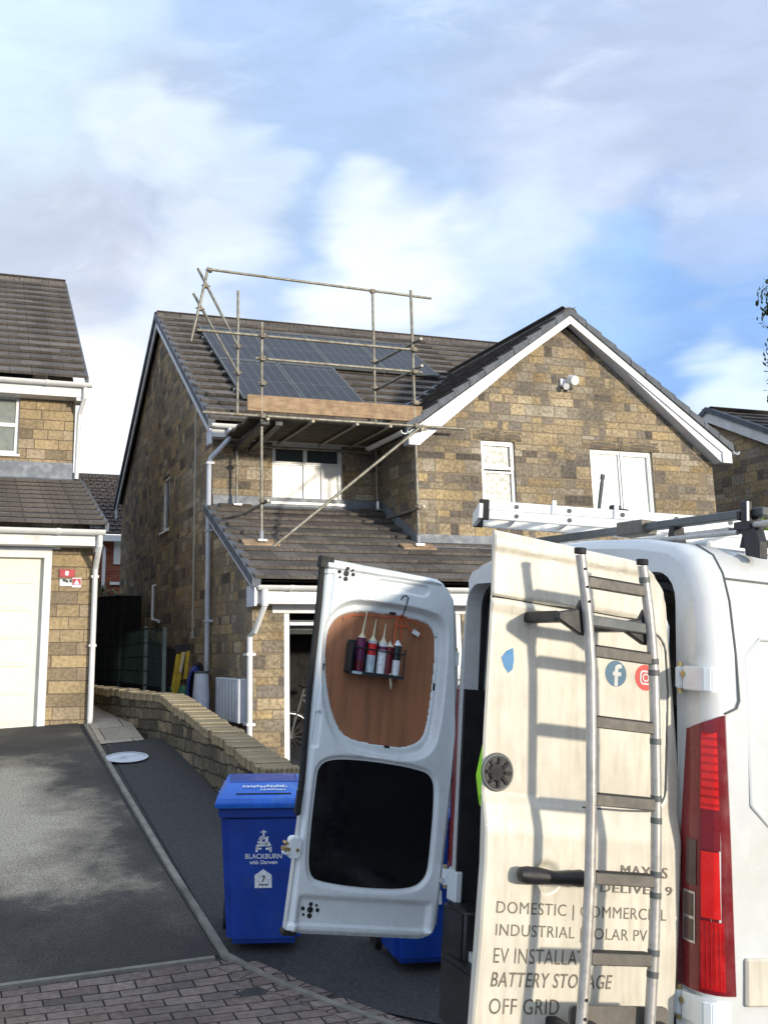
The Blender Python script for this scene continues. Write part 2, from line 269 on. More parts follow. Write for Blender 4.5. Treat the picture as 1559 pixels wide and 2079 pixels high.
class MB:
    def __init__(s, T=None): s.v = []; s.f = []; s.T = T; s.uvs = None; s.smooth = False
    def add(s, vs, fs):
        n = len(s.v); s.v += [Vector(x) for x in vs]; s.f += [tuple(i+n for i in f) for f in fs]; return s
    def box(s, a, b):
        x0, y0, z0 = [min(a[i], b[i]) for i in range(3)]; x1, y1, z1 = [max(a[i], b[i]) for i in range(3)]
        return s.add([(x0, y0, z0), (x1, y0, z0), (x1, y1, z0), (x0, y1, z0), (x0, y0, z1), (x1, y0, z1), (x1, y1, z1), (x0, y1, z1)],
                     [(3, 2, 1, 0), (4, 5, 6, 7), (0, 1, 5, 4), (1, 2, 6, 5), (2, 3, 7, 6), (3, 0, 4, 7)])
    def obox(s, p, dx, dy, dz):
        """box from corner p with three edge vectors"""
        p, dx, dy, dz = map(Vector, (p, dx, dy, dz))
        vs = [p, p+dx, p+dx+dy, p+dy]; vs += [q+dz for q in vs]
        fs = [(3, 2, 1, 0), (4, 5, 6, 7), (0, 1, 5, 4), (1, 2, 6, 5), (2, 3, 7, 6), (3, 0, 4, 7)]
        if dx.cross(dy).dot(dz) < 0: fs = [f[::-1] for f in fs]
        return s.add(vs, fs)
    def bar(s, p, q, w, h, up=(0, 0, 1)):
        p, q = Vector(p), Vector(q); d = (q-p).normalized(); r = d.cross(Vector(up)).normalized(); u = r.cross(d)
        return s.obox(p-r*w/2-u*h/2, r*w, q-p, u*h)
    def tube(s, pts, r, n=10, cap=True):
        pts = [Vector(p) for p in pts]; rs = r if isinstance(r, (list, tuple)) else [r]*len(pts)
        rings = []; prev = None
        for i, p in enumerate(pts):
            d = (pts[min(i+1, len(pts)-1)]-pts[max(i-1, 0)]).normalized()
            a = prev if prev is not None else (Vector((0, 0, 1)) if abs(d.z) < .9 else Vector((1, 0, 0)))
            x = (a - d*a.dot(d)).normalized(); y = d.cross(x); prev = x
            rings.append([p + (x*cos(2*pi*k/n) + y*sin(2*pi*k/n))*rs[i] for k in range(n)])
        vs = [v for R in rings for v in R]; fs = []
        for i in range(len(pts)-1):
            for k in range(n): fs.append((i*n+k, i*n+(k+1) % n, (i+1)*n+(k+1) % n, (i+1)*n+k))
        if cap: fs += [tuple(range(n))[::-1], tuple((len(pts)-1)*n+k for k in range(n))]
        return s.add(vs, fs)
    def prism(s, poly, y0, y1, ax=1):
        """poly of (p,q) extruded along axis ax (remaining axes in order)"""
        def mk(p, q, y): l = [p, q]; l.insert(ax, y); return tuple(l)
        n = len(poly); vs = [mk(p, q, y0) for p, q in poly] + [mk(p, q, y1) for p, q in poly]
        A = sum(poly[i][0]*poly[(i+1) % n][1]-poly[(i+1) % n][0]*poly[i][1] for i in range(n))
        sg = (A > 0) ^ (ax == 1) ^ (y1 < y0)
        fs = [tuple(range(n))[::-1], tuple(range(n, 2*n))] + [(i, (i+1) % n, n+(i+1) % n, n+i) for i in range(n)]
        if not sg: fs = [f[::-1] for f in fs]
        return s.add(vs, fs)
    def build(s, name, mt, parent=None, fr=None, bevel=0, smooth=False, label=None, uvf=True, seg=1):
        """vertices in frame fr (default world WF); stored local to parent"""
        fr = fr or WF; inv = (WMAT[parent.name] if parent is not None and parent.name in WMAT else (parent.matrix_world if parent is not None else Matrix.Identity(4))).inverted()
        me = bpy.data.meshes.new(name); vs = [fr @ v for v in s.v]
        org = None
        if parent is None:
            org = sum(vs, Vector())/len(vs); zmin = min(v.z for v in vs); org.z = zmin; loc = [v-org for v in vs]
        else: loc = [inv @ v for v in vs]
        me.from_pydata([tuple(v) for v in loc], [], s.f); me.update()
        ul = me.uv_layers.new(name='UVMap')
        if bevel:
            bm = bmesh.new(); bm.from_mesh(me); bmesh.ops.remove_doubles(bm, verts=bm.verts, dist=1e-6)
            bmesh.ops.bevel(bm, geom=[e for e in bm.edges if e.calc_face_angle(0) > .5], offset=bevel, segments=seg, affect='EDGES', clamp_overlap=True); bm.to_mesh(me); bm.free()
            ul = me.uv_layers[0]
        if uvf and bevel == 0 or uvf:
            if bevel == 0:
                for poly, f in zip(me.polygons, s.f):
                    ps = [s.v[i] for i in f]; n = Vector((0, 0, 0))
                    for i in range(1, len(ps)-1): n += (ps[i]-ps[0]).cross(ps[i+1]-ps[0])
                    if n.length < 1e-12: continue
                    n.normalize()
                    tt = Vector((0, 0, 1)).cross(n) if abs(n.z) < .98 else Vector((1, 0, 0))
                    tt.normalize(); bb = n.cross(tt)
                    if abs(n.z) >= .98: bb = Vector((0, 1, 0))
                    for li, q in zip(poly.loop_indices, ps): ul.data[li].uv = (q.dot(tt), q.dot(bb))
        me.materials.append(MT[mt])
        if smooth:
            me.polygons.foreach_set('use_smooth', [True]*len(me.polygons))
            try: me.set_sharp_from_angle(angle=radians(38))
            except Exception: pass
        o = bpy.data.objects.new(name, me); C.objects.link(o)
        if parent is not None:
            o.parent = parent; WMAT[o.name] = WMAT[parent.name] if parent.name in WMAT else parent.matrix_world.copy()
        else:
            o.location = org; WMAT[o.name] = Matrix.Translation(org)
        if label: o['label'] = label
        return o
def struct(name, mb, mt, fr=None, **k): o = mb.build(name, mt, None, fr, **k); o['kind'] = 'structure'; return o
FONT = None
def text_mb(body, size, T, depth=.001, space=1.0, shear=0, align='CENTER', bold=0):
    """text as mesh; T maps (x right, y up, z out) -> frame coordinates"""
    cu = bpy.data.curves.new('t', 'FONT'); cu.body = body; cu.size = size; cu.extrude = depth; cu.align_x = align; cu.space_character = space; cu.shear = shear; cu.offset = bold; cu.resolution_u = 3
    o = bpy.data.objects.new('t', cu); C.objects.link(o); dg = bpy.context.evaluated_depsgraph_get(); dg.update()
    me = bpy.data.meshes.new_from_object(o.evaluated_get(dg)); mb = MB()
    mb.add([T @ v.co for v in me.vertices], [tuple(p.vertices) for p in me.polygons])
    bpy.data.objects.remove(o); bpy.data.curves.remove(cu); bpy.data.meshes.remove(me); return mb
def frameT(o, x, y, z):
    M = Matrix.Identity(4)
    for i in range(3): M[i][0] = x[i]; M[i][1] = y[i]; M[i][2] = z[i]; M[i][3] = o[i]
    return M
def arc(cx, cy, r, a0, a1, n): return [(cx+r*cos(radians(a0+(a1-a0)*i/n)), cy+r*sin(radians(a0+(a1-a0)*i/n))) for i in range(n+1)]
def rrect(x0, y0, x1, y1, r, n=6):
    return arc(x1-r, y0+r, r, -90, 0, n)+arc(x1-r, y1-r, r, 0, 90, n)+arc(x0+r, y1-r, r, 90, 180, n)+arc(x0+r, y0+r, r, 180, 270, n)
def sstep(x): x = min(1, max(0, x)); return x*x*(3-2*x)
# ------------------------------------------------------------------ GROUND (house frame a, b; z relative to the eye)
def gz(a, b):
    P = UA*a+VA*b; Y = P.y; X = P.x
    base = -1.845 + (.15*(Y-6.5) if Y > 6.5 else .03*(Y-6.5))
    if Y > 15: base = -1.845+.15*8.5+.02*(Y-15)
    right = -1.845 + (.08*(Y-6.5) if Y > 6.5 else .03*(Y-6.5))
    if Y > 15: right = -1.845+.08*8.5+.02*(Y-15)
    tt = sstep((a-(2.52 if b < 12.6 else 2.3))/.16) if b < 16 else sstep((a-2.2)/.5)
    z = base*(1-tt)+right*tt
    if X > 1.0: z -= .075*(X-1.0) if X < 7 else .45
    return z
def sheet(name, poly, mt, dz, step=.25, kind=True):
    """flat sheet inside polygon (a,b) following the ground"""
    bm = bmesh.new(); vs = [bm.verts.new((a, b, 0)) for a, b in poly]; bm.faces.new(vs)
    x0 = min(p[0] for p in poly); x1 = max(p[0] for p in poly); y0 = min(p[1] for p in poly); y1 = max(p[1] for p in poly)
    for i in range(1, int((x1-x0)/step)+1): bmesh.ops.bisect_plane(bm, geom=bm.verts[:]+bm.edges[:]+bm.faces[:], plane_co=(x0+i*step, 0, 0), plane_no=(1, 0, 0))
    for i in range(1, int((y1-y0)/step)+1): bmesh.ops.bisect_plane(bm, geom=bm.verts[:]+bm.edges[:]+bm.faces[:], plane_co=(0, y0+i*step, 0), plane_no=(0, 1, 0))
    bm.normal_update(); bm.verts.index_update()
    flip = bm.faces[0:1] and next(iter(bm.faces)).normal.z < 0
    mb = MB(); mb.add([(v.co.x, v.co.y, gz(v.co.x, v.co.y)+dz) for v in bm.verts], [tuple(v.index for v in (f.verts[:][::-1] if flip else f.verts)) for f in bm.faces]); bm.free()
    o = struct(name, mb, mt, HF)
    me = o.data; ul = me.uv_layers[0]
    for poly_, f in zip(me.polygons, mb.f):
        for li, i in zip(poly_.loop_indices, f): ul.data[li].uv = (mb.v[i].x, mb.v[i].y)
    return o
mb = MB(); xs = [-400, -120, -40, -15]+[-10+i*.5 for i in range(60)]+[22, 30, 60, 150, 400]; ys = [-200, -60, -20, -8]+[-4+i*.5 for i in range(60)]+[30, 40, 70, 150, 500]
vs = [(x, y, gz(x, y)-.02) for y in ys for x in xs]; nx = len(xs)
mb.add(vs, [(j*nx+i, j*nx+i+1, (j+1)*nx+i+1, (j+1)*nx+i) for j in range(len(ys)-1) for i in range(nx-1)])
struct('ground', mb, 'tarmac_new', HF)
sheet('driveway', [(-4, 7.0), (1.69, 6.78), (1.64, 9), (1.6, 13.62), (-4, 13.62)], 'tarmac_worn', -.008)
sheet('pavement', [(-4.5, 3.5), (2.62, 3.5), (2.42, 5.1), (2.04, 6.05), (1.70, 6.70), (-4.5, 6.93)], 'block_paving', -.006)
sheet('path', [(1.75, 6.75), (2.12, 6.0), (3.3, 4.6), (3.6, 6.5), (2.72, 8.9), (2.5, 12.46), (1.78, 12.42)], 'tarmac_new', -.010)
sheet('flagstone_path', [(1.72, 12.42), (2.42, 12.46), (2.4, 13.2), (1.95, 14.6), (1.72, 17), (1.72, 13)], 'flagstone', -.004)
mb = MB()
def strip(mb, pts, w_, h0, h1):
    """kerb strip along (a,b) points, top at ground + h1"""
    P = []
    for i in range(len(pts)-1):
        n = max(1, int(hypot(pts[i+1][0]-pts[i][0], pts[i+1][1]-pts[i][1])/.3))
        P += [(pts[i][0]+(pts[i+1][0]-pts[i][0])*k/n, pts[i][1]+(pts[i+1][1]-pts[i][1])*k/n) for k in range(n)]
    P.append(pts[-1]); vs = []
    for i, (a, b) in enumerate(P):
        q0 = P[max(i-1, 0)]; q1 = P[min(i+1, len(P)-1)]; d = Vector((q1[0]-q0[0], q1[1]-q0[1])).normalized(); n = Vector((-d.y, d.x))*w_/2
        z = gz(a, b); vs += [(a-n.x, b-n.y, z+h0), (a-n.x, b-n.y, z+h1), (a+n.x, b+n.y, z+h1), (a+n.x, b+n.y, z+h0)]
    fs = [(0, 1, 2, 3)]
    for i in range(len(P)-1):
        for k in range(3): fs.append((4*i+k, 4*i+4+k, 4*i+5+k, 4*i+1+k))
    mb.add(vs, [f[::-1] for f in fs])
strip(mb, [(1.68, 13.45), (1.69, 10.5), (1.70, 8.4), (1.73, 6.75), (1.9, 6.36), (2.12, 5.9), (2.52, 5.1), (2.75, 4.2)], .046, -.02, .010)
struct('kerb', mb, 'kerb_stone', HF)
mb = MB(); strip(mb, [(-4.4, 6.965), (1.66, 6.74)], .05, -.02, .004); struct('kerb', mb, 'kerb_stone', HF)
# soldier course of the paving along the kerb
mb = MB()
for (p0, p1) in (((1.66, 6.62), (1.98, 6.02)), ((1.98, 6.02), (2.38, 5.1)), ((2.38, 5.1), (2.58, 4.2))):
    d = Vector((p1[0]-p0[0], p1[1]-p0[1])); n_ = int(d.length/.215); d.normalize(); nn = Vector((d.y, -d.x))*-1
    for k in range(n_):
        for row in (0, 1):
            q = Vector(p0)+d*(k*.215+(.1 if row else 0)) + nn*(-.02+.11*row)*-1*-1
            c0 = q; c1 = q+d*.205; c2 = c1+nn*.1; c3 = q+nn*.1
            vs = [(c.x, c.y, gz(c.x, c.y)+h) for h in (-.02, .002) for c in (c0, c1, c2, c3)]
            mb.add(vs, [(3, 2, 1, 0), (4, 5, 6, 7), (0, 1, 5, 4), (1, 2, 6, 5), (2, 3, 7, 6), (3, 0, 4, 7)])
struct('pavement_edging', mb, 'block_paving', HF)
# manhole cover
t0 = thing('manhole_cover', 'pale round cover plate set flat in the dark tarmac path', 'manhole cover', HF, (1.90, 11.68, gz(1.90, 11.68)-.012))
mb = MB(); R = .225
def disc(mb, cx, cy, r0, r1, h, n=40):
    vs = []; fs = []
    for k in range(n):
        c, s_ = cos(2*pi*k/n), sin(2*pi*k/n)
        for r in (r0, r1): vs.append((cx+r*c, cy+r*s_, gz(cx+r*c, cy+r*s_)+h))
    for k in range(n): fs.append((2*k, 2*k+1, (2*k+3) % (2*n), (2*k+2) % (2*n)))
    if r0 < .01: pass
    mb.add(vs, fs)
disc(mb, 1.90, 11.68, .001, R-.03, .006); mb.build('cover_plate', 'cover_plate', t0, HF)
mb = MB(); disc(mb, 1.90, 11.68, R-.028, R, .010); mb.build('rim', 'cover_plate', t0, HF)
mb = MB(); disc(mb, 1.87, 11.68, .03, .05, .012, 20); mb.build('lifting_ring', 'grey_pipe', t0, HF)
mat('pale_glass', (.78, .77, .71), .3, var=.10, vscale=1.5, coat=1, dirt=(.45, .47, .44), dscale=2.0, dlo=.50, dhi=.75, streak=(7, 7, .6))  # opaque pale panes, faintly streaked, under a clear coat
mat('blind_glass', (.17, .19, .155), .3, var=.12, vscale=5, coat=1)
for q in ('pale_glass', 'blind_glass'): MT[q].node_tree.nodes['Principled BSDF'].inputs['Coat Roughness'].default_value = .03
from mathutils.geometry import tessellate_polygon
def PB(px, py, b): d = ray(px, py); d = d*(b/d.dot(VA)); return (d.dot(UA), d.z)
def PA(px, py, a): d = ray(px, py); d = d*(a/d.dot(UA)); return (d.dot(VA), d.z)
def wallface(mb, outer, holes, fn, depth=.1):
    """polygon with rectangular holes; fn(p,q,d)->point, d = depth into the wall; holes get reveals"""
    polys = [outer]+holes; fl = [p for P in polys for p in P]
    tri = tessellate_polygon([[Vector((p[0], p[1], 0)) for p in P] for P in polys])
    n0 = Vector(fn(0, 0, 0)) - Vector(fn(0, 0, 1)); fs = []
    pts = [Vector(fn(p[0], p[1], 0)) for p in fl]
    for t_ in tri:
        n = (pts[t_[1]]-pts[t_[0]]).cross(pts[t_[2]]-pts[t_[0]]); fs.append(tuple(t_) if n.dot(n0) > 0 else tuple(t_)[::-1])
    mb.add(pts, fs)
    for h in holes:
        for i in range(len(h)):
            p, q = h[i], h[(i+1) % len(h)]; mb.add([fn(*p, 0), fn(*q, 0), fn(*q, depth), fn(*p, depth)], [(0, 1, 2, 3)])
def tiles(mb, e0, e1, up, n, th=.052, lap=.03, over=0.0):
    """courses of tiles: eave edge e0->e1, total up-slope vector up, n rows; every row a slab tilted a little"""
    e0, e1, up = Vector(e0), Vector(e1), Vector(up); nn = (e1-e0).cross(up).normalized()
    if nn.z < 0: nn = -nn
    L_ = up.length; ud = up/L_; g = L_/n
    for k in range(n):
        p0 = e0+ud*(k*g); p1 = e1+ud*(k*g); top = ud*(g+lap)
        g0 = nn*(th*.62); g1 = nn*(th*1.55); tq = ud*(g+.14)
        mb.add([p0+g0, p1+g0, p1+g1, p0+g1, p0+tq+nn*.0, p1+tq+nn*.0, p0+tq-nn*.012, p1+tq-nn*.012], [(0, 1, 2, 3), (3, 2, 5, 4), (0, 3, 4, 6), (1, 7, 5, 2), (1, 0, 6, 7), (4, 5, 7, 6)])
# ================================================================== MAIN HOUSE
a0, bG, bU, bW = 3.612, 12.9, 15.1, 13.7
aL, aR = 6.26, 11.43; aC = 8.86
rz = lambda b: 3.41+.663*(b-14.9)      # main roof
pz = lambda b: .857+.469*(b-12.38)     # pent roof over the garage
H = thing('stone_house', 'buff stone house with scaffold and solar panels on its roof and an open garage', 'house', HF, (a0, bG, -1.6))
mb = MB()
wm = [PB(553, 896, bU), PB(697, 1024, bU)]; midw = [(wm[0][0], wm[1][1]), (wm[1][0], wm[1][1]), (wm[1][0], wm[0][1]), (wm[0][0], wm[0][1])]
w1 = [PB(977, 893, bW), PB(1048, 1058, bW)]; W1L, W1R, W2L, W2R = PB(978, 960, bW)[0], PB(1047, 960, bW)[0], PB(1201, 980, bW)[0], PB(1328, 984, bW)[0]; g1 = [(W1L, w1[1][1]), (W1R, w1[1][1]), (W1R, w1[0][1]), (W1L, w1[0][1])]
w2 = [PB(1196, 911, bW), PB(1330, 1055, bW)]; g2 = [(W2L, w2[1][1]), (W2R, w2[1][1]), (W2R, w2[0][1]), (W2L, w2[0][1])]
sw = [PA(332, 972, a0), PA(341, 1075, a0)]; sideh = [(sw[1][0]-.1, sw[1][1]), (sw[0][0]+.1, sw[1][1]), (sw[0][0]+.1, sw[0][1]), (sw[1][0]-.1, sw[0][1])]
wallface(mb, [(a0, 1.9), (aL+.05, 1.9), (aL+.05, rz(bU)-.1), (a0, rz(bU)-.1)], [midw], lambda p, q, d: (p, bU+d, q))
wallface(mb, [(bG, -2.4), (23.9, -2.4), (23.9, 3.3), (19.5, 6.36), (bU, 3.42), (bU, pz(bU)-.04), (bG, pz(bG)-.06)], [sideh], lambda p, q, d: (a0+d, p, q))
wallface(mb, [(aL, -2.4), (aR, -2.4), (aR, 3.12), (aC, 4.98), (aL, 3.12)], [g1, g2], lambda p, q, d: (p, bW+d, q))
mb.add([(aL, bW, -2.4), (aL, 18, -2.4), (aL, 18, 3.14), (aL, bW, 3.14)], [(3, 2, 1, 0)])
mb.add([(aR, bW, -2.4), (aR, 23.9, -2.4), (aR, 23.9, 3.12), (aR, bW, 3.12)], [(0, 1, 2, 3)])
mb.add([(a0, 23.9, -2.4), (aR, 23.9, -2.4), (aR, 23.9, 3.3), (a0, 23.9, 3.3)], [(0, 1, 2, 3)])
mb.add([(aR, 18, 3.12), (aR, 23.9, 3.12), (aR, 19.5, 6.3)], [(0, 1, 2)])
# garage front: pier, lintel strip, right-hand wall
dL, dR = 4.03, 6.50
wallface(mb, [(a0, -2.4), (dL, -2.4), (dL, .80), (a0, .80)], [], lambda p, q, d: (p, bG+d, q))
wallface(mb, [(dR, -2.4), (aR, -2.4), (aR, .80), (dR, .80)], [], lambda p, q, d: (p, bG+d, q))
mb.add([(dL, bG, -2.4), (dL, bG+.22, -2.4), (dL, bG+.22, .8), (dL, bG, .8)], [(0, 1, 2, 3)]); mb.add([(dR, bG, -2.4), (dR, bG+.22, -2.4), (dR, bG+.22, .8), (dR, bG, .8)], [(3, 2, 1, 0)])
mb.build('wall', 'coursed_stone', H, HF)
# garage interior
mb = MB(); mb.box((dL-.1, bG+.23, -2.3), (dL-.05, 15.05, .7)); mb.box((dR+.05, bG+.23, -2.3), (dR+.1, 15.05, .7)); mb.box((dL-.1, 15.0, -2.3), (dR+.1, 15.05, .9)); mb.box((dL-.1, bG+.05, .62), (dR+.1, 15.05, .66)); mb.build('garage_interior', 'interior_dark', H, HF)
mb = MB()
mb.box((dL-.002, bG+.02, -1.9), (dL+.075, bG+.14, .56)); mb.box((dR-.075, bG+.02, -1.9), (dR+.002, bG+.14, .56)); mb.box((dL-.16, bG-.016, .50), (dR+.16, bG+.14, .62))
fr_ = mb.build('garage_frame', 'white_plastic', H, HF, bevel=.006)
mb = MB(); mb.obox((dL+.09, bG+.05, .35), (dR-dL-.18, 0, 0), (0, 1.6, .14), (0, 0, .04)); mb.build('garage_door', 'grey_pipe', H, HF)
mb = MB()
for k in range(5): mb.box((dL+.09, bG+.3+k*.05, .30-k*.012), (dR-.09, bG+.33+k*.05, .42-k*.012))
mb.build('door_runner', 'grey_plastic', H, HF)
# main roof
mb = MB(); n = 16
tiles(mb, (3.49, 14.82, rz(14.82)-.01), (aR+.1, 14.82, rz(14.82)-.01), (0, 19.5-14.82, .663*(19.5-14.82)), n)
tiles(mb, (aR+.1, 24.18, rz(14.82)-.01), (3.49, 24.18, rz(14.82)-.01), (0, -(24.18-19.5), .663*(19.5-14.82)), n)
roof = mb.build('roof', 'roof_tile', H, HF)
mb = MB(); mb.add([(3.55, 14.9, rz(14.9)-.03), (aR, 14.9, rz(14.9)-.03), (aR, 19.5, rz(19.5)-.03), (3.55, 19.5, rz(19.5)-.03), (aR, 24.1, rz(14.9)-.03), (3.55, 24.1, rz(14.9)-.03)], [(3, 2, 1, 0), (3, 5, 4, 2)]); mb.build('roof_underlay', 'black_plastic', H, HF)
mb = MB(); 
for k in range(18):
    x0 = 3.49+k*.45; z = rz(19.5)
    mb.prism([(19.5-.15, z-.06), (19.5+.15, z-.06), (19.5+.12, z+.02), (19.5+.05, z+.065), (19.5-.05, z+.065), (19.5-.12, z+.02)], x0, x0+.44, 0)
mb.build('ridge_tile', 'roof_tile', H, HF)
# dry verge on the left gable, bargeboard beneath it
def slopebox(mb, x0, x1, b0_, z0_, b1_, z1_, h0, h1):
    mb.prism([(b0_, z0_+h0), (b1_, z1_+h0), (b1_, z1_+h1), (b0_, z0_+h1)], x0, x1, 0)
mb = MB()
for k in range(n):
    bb = 14.80+k*(4.7/n); b2_ = bb+4.7/n+.03
    slopebox(mb, 3.46, 3.57, bb, rz(bb), b2_, rz(b2_), -.075, .042-.0)
    b3 = 39-bb; b4 = 39-b2_; slopebox(mb, 3.46, 3.57, b4, rz(b2_), b3, rz(bb), -.075, .042)
mb.build('verge', 'verge_grey', H, HF)
mb = MB(); slopebox(mb, 3.50, 3.53, 14.86, rz(14.86), 19.5, rz(19.5), -.24, -.072); slopebox(mb, 3.50, 3.53, 19.5, rz(19.5), 24.14, rz(14.86), -.24, -.072); mb.box((3.50, 14.84, rz(14.86)-.36), (3.53, 15.06, rz(14.86)-.16)); mb.box((3.50, 23.94, rz(14.86)-.36), (3.53, 24.16, rz(14.86)-.16)); mb.build('bargeboard', 'grey_pipe', H, HF)
mb = MB(); mb.box((3.53, 14.9, rz(14.9)-.27), (aL, 14.92, rz(14.9)-.06)); mb.box((3.53, 14.92, rz(14.9)-.27), (aL, 15.1, rz(14.9)-.255)); mb.build('fascia', 'white_plastic', H, HF, bevel=.003)
def gutter(mb, x0, x1, b, z, r=.058, sgn=-1):
    prof = [(b+r*cos(radians(t_)), z+r*sin(radians(t_))) for t_ in range(180, 361, 20)]; pin = [(b+(r-.006)*cos(radians(t_)), z+(r-.006)*sin(radians(t_))) for t_ in range(360, 179, -20)]
    mb.prism(prof+pin, x0, x1, 0)
    x = x0+.4
    while x < x1: mb.prism([(b+(r+.006)*cos(radians(t_)), z+(r+.006)*sin(radians(t_))) for t_ in range(176, 365, 21)]+[(b+r*.99*cos(radians(t_)), z+r*.99*sin(radians(t_))) for t_ in range(364, 175, -21)], x, x+.05, 0); x += 1.7
mb = MB(); gutter(mb, 3.52, aL-.05, 14.84, rz(14.9)-.09); mb.build('gutter', 'white_plastic', H, HF, smooth=True)
# pent roof over garage and porch
mb = MB(); tiles(mb, (3.50, 12.40, pz(12.40)), (12.0, 12.40, pz(12.40)), (0, 2.72, 2.72*.469), 9, th=.045)
mb.build('porch_roof', 'roof_tile', H, HF)
mb = MB(); mb.add([(3.53, 12.45, pz(12.45)-.03), (11.9, 12.45, pz(12.45)-.03), (11.9, 15.1, pz(15.1)-.03), (3.53, 15.1, pz(15.1)-.03)], [(0, 1, 2, 3)]); mb.build('roof_underlay', 'black_plastic', H, HF)
mb = MB()
for k in range(9):
    bb = 12.40+k*.302; slopebox(mb, 3.47, 3.58, bb, pz(bb), min(bb+.33, 15.09), pz(min(bb+.33, 15.09)), -.07, .044)
mb.build('verge', 'verge_grey', H, HF)
mb = MB(); slopebox(mb, 3.51, 3.54, 12.46, pz(12.46), 15.09, pz(15.09), -.16, -.068); mb.box((3.51, 12.44, pz(12.4)-.30), (3.54, 12.8, pz(12.4)-.05)); mb.build('bargeboard', 'grey_pipe', H, HF)
mb = MB(); mb.box((3.55, 12.50, pz(12.4)-.27), (11.9, 12.52, pz(12.4)-.045)); mb.box((3.55, 12.52, pz(12.4)-.27), (11.9, bG, pz(12.4)-.255)); mb.build('fascia', 'white_plastic', H, HF, bevel=.003)
mb = MB(); gutter(mb, 3.55, 11.9, 12.44, pz(12.4)-.055); mb.build('gutter', 'white_plastic', H, HF, smooth=True)
# lead flashings
mb = MB(); mb.box((a0+.01, bU-.012, pz(bU)-.02), (aL, bU-.004, pz(bU)+.17)); mb.obox((a0+.01, bU-.17, pz(bU-.17)+.035), (aL-a0, 0, 0), (0, .16, .16*.469), (0, 0, .006))
for k in range(4): mb.box((aL+.02+k*1.2, bW-.012, pz(bW)-.0), (aL+1.2+k*1.2, bW-.004-.003*(k % 2), pz(bW)+.17)); 
mb.obox((aL-.02, bW-.13, pz(bW-.13)+.036), (5.1, 0, 0), (0, .125, .125*.469), (0, 0, .006))
mb.prism([(bW, pz(bW)-.03), (bU, pz(bU)-.03), (bU, pz(bU)+.22), (bW+.5, pz(bW+.5)+.2), (bW, pz(bW)+.17)], aL-.010, aL-.003, 0)
mb.build('flashing', 'lead', H, HF)
# gable roof (right-hand wing)
gs = .716; zA = PB(1150, 632, 13.50)[1]+.0; gb0 = 13.49; hw = 2.80
zE = zA-gs*hw; upL = (hw, 0, gs*hw)
mb = MB(); tiles(mb, (aC-hw, 18.6, zE), (aC-hw, gb0, zE), (hw, 0, gs*hw), 11, th=.045); tiles(mb, (aC+hw, gb0, zE), (aC+hw, 18.6, zE), (-hw, 0, gs*hw), 11, th=.045)
mb.build('gable_roof', 'roof_tile', H, HF)
mb = MB()
for sg in (-1, 1): mb.add([(aC+sg*(hw-.05), gb0+.03, zE+.03*gs-.03), (aC, gb0+.03, zA-.03), (aC, 18.6, zA-.03), (aC+sg*(hw-.05), 18.6, zE+.03*gs-.03)], [(0, 1, 2, 3) if sg < 0 else (3, 2, 1, 0)])
mb.build('roof_underlay', 'black_plastic', H, HF)
mb = MB()
for k in range(10): mb.prism([(aC-.14, zA-.06), (aC+.14, zA-.06), (aC+.10, zA+.015), (aC+.04, zA+.055), (aC-.04, zA+.055), (aC-.10, zA+.015)], gb0-.03+k*.45, gb0+.41+k*.45, 1)
mb.build('ridge_tile', 'roof_tile', H, HF)
mb = MB()   # dark undercloak and verge
for sg in (-1, 1):
    for k in range(11):
        x0 = aC+sg*(hw+.02-k*hw/11); x1 = aC+sg*(hw+.02-(k+1)*hw/11-.02); z0 = zE+k*gs*hw/11; z1 = zE+(k+1)*gs*hw/11+.014
        mb.prism([(x0, z0-.075), (x1, z1-.075), (x1, z1+.02), (x0, z0+.055)], gb0-.035, gb0+.05, 1)
mb.build('verge', 'verge_grey', H, HF)
mb = MB()
for sg in (-1, 1): mb.prism([(aC+sg*(hw-.02), zE-.075-.125), (aC, zA-.075-.125), (aC, zA-.072), (aC+sg*(hw-.02), zE-.072)], gb0-.012, gb0+.012, 1)
for sg in (-1, 1): mb.prism([(aC+sg*(hw-.02), zE-.25), (aC+sg*(hw-.19), zE-.25), (aC+sg*(hw-.19), zE-.10), (aC+sg*(hw-.02), zE-.10)], gb0-.016, gb0+.010, 1)
mb.build('bargeboard', 'white_plastic', H, HF)
mb = MB()
for sg in (-1, 1): mb.prism([(aC+sg*(hw-.03), zE-.24), (aC+sg*(hw-.20), zE-.24), (aC+sg*.0, zA-.115), (aC, zA-.095), (aC+sg*(hw-.03), zE-.10)], gb0+.013, bW+.002, 1)
mb.build('soffit', 'grey_pipe', H, HF)  # grey instead of white; the shade under the eaves is in the colour
mb = MB(); mb.prism([(13.4+.058*cos(radians(t_)), .058*sin(radians(t_))) for t_ in range(0, 360, 30)], 0, .01, 0); mb = MB()
for sg in (-1, 1):
    prof = [(aC+sg*(hw+.06)+.055*cos(radians(t_)), zE-.06+.055*sin(radians(t_))) for t_ in range(180, 361, 20)]+[(aC+sg*(hw+.06)+.048*cos(radians(t_)), zE-.06+.048*sin(radians(t_))) for t_ in range(360, 179, -20)]
    mb = MB(); mb.prism(prof, 13.44, 18 if sg > 0 else 14.8, 1); mb.build('gutter', 'white_plastic', H, HF, smooth=True)
# valley lead
v0 = Vector((aC-hw+.1, 14.95, rz(14.95)+.04)); v1 = Vector((aC, 14.9+(zA-3.41)/.663, zA+.04)); mb = MB(); mb.bar(v0, v1, .10, .01); mb.build('valley', 'lead', H, HF)
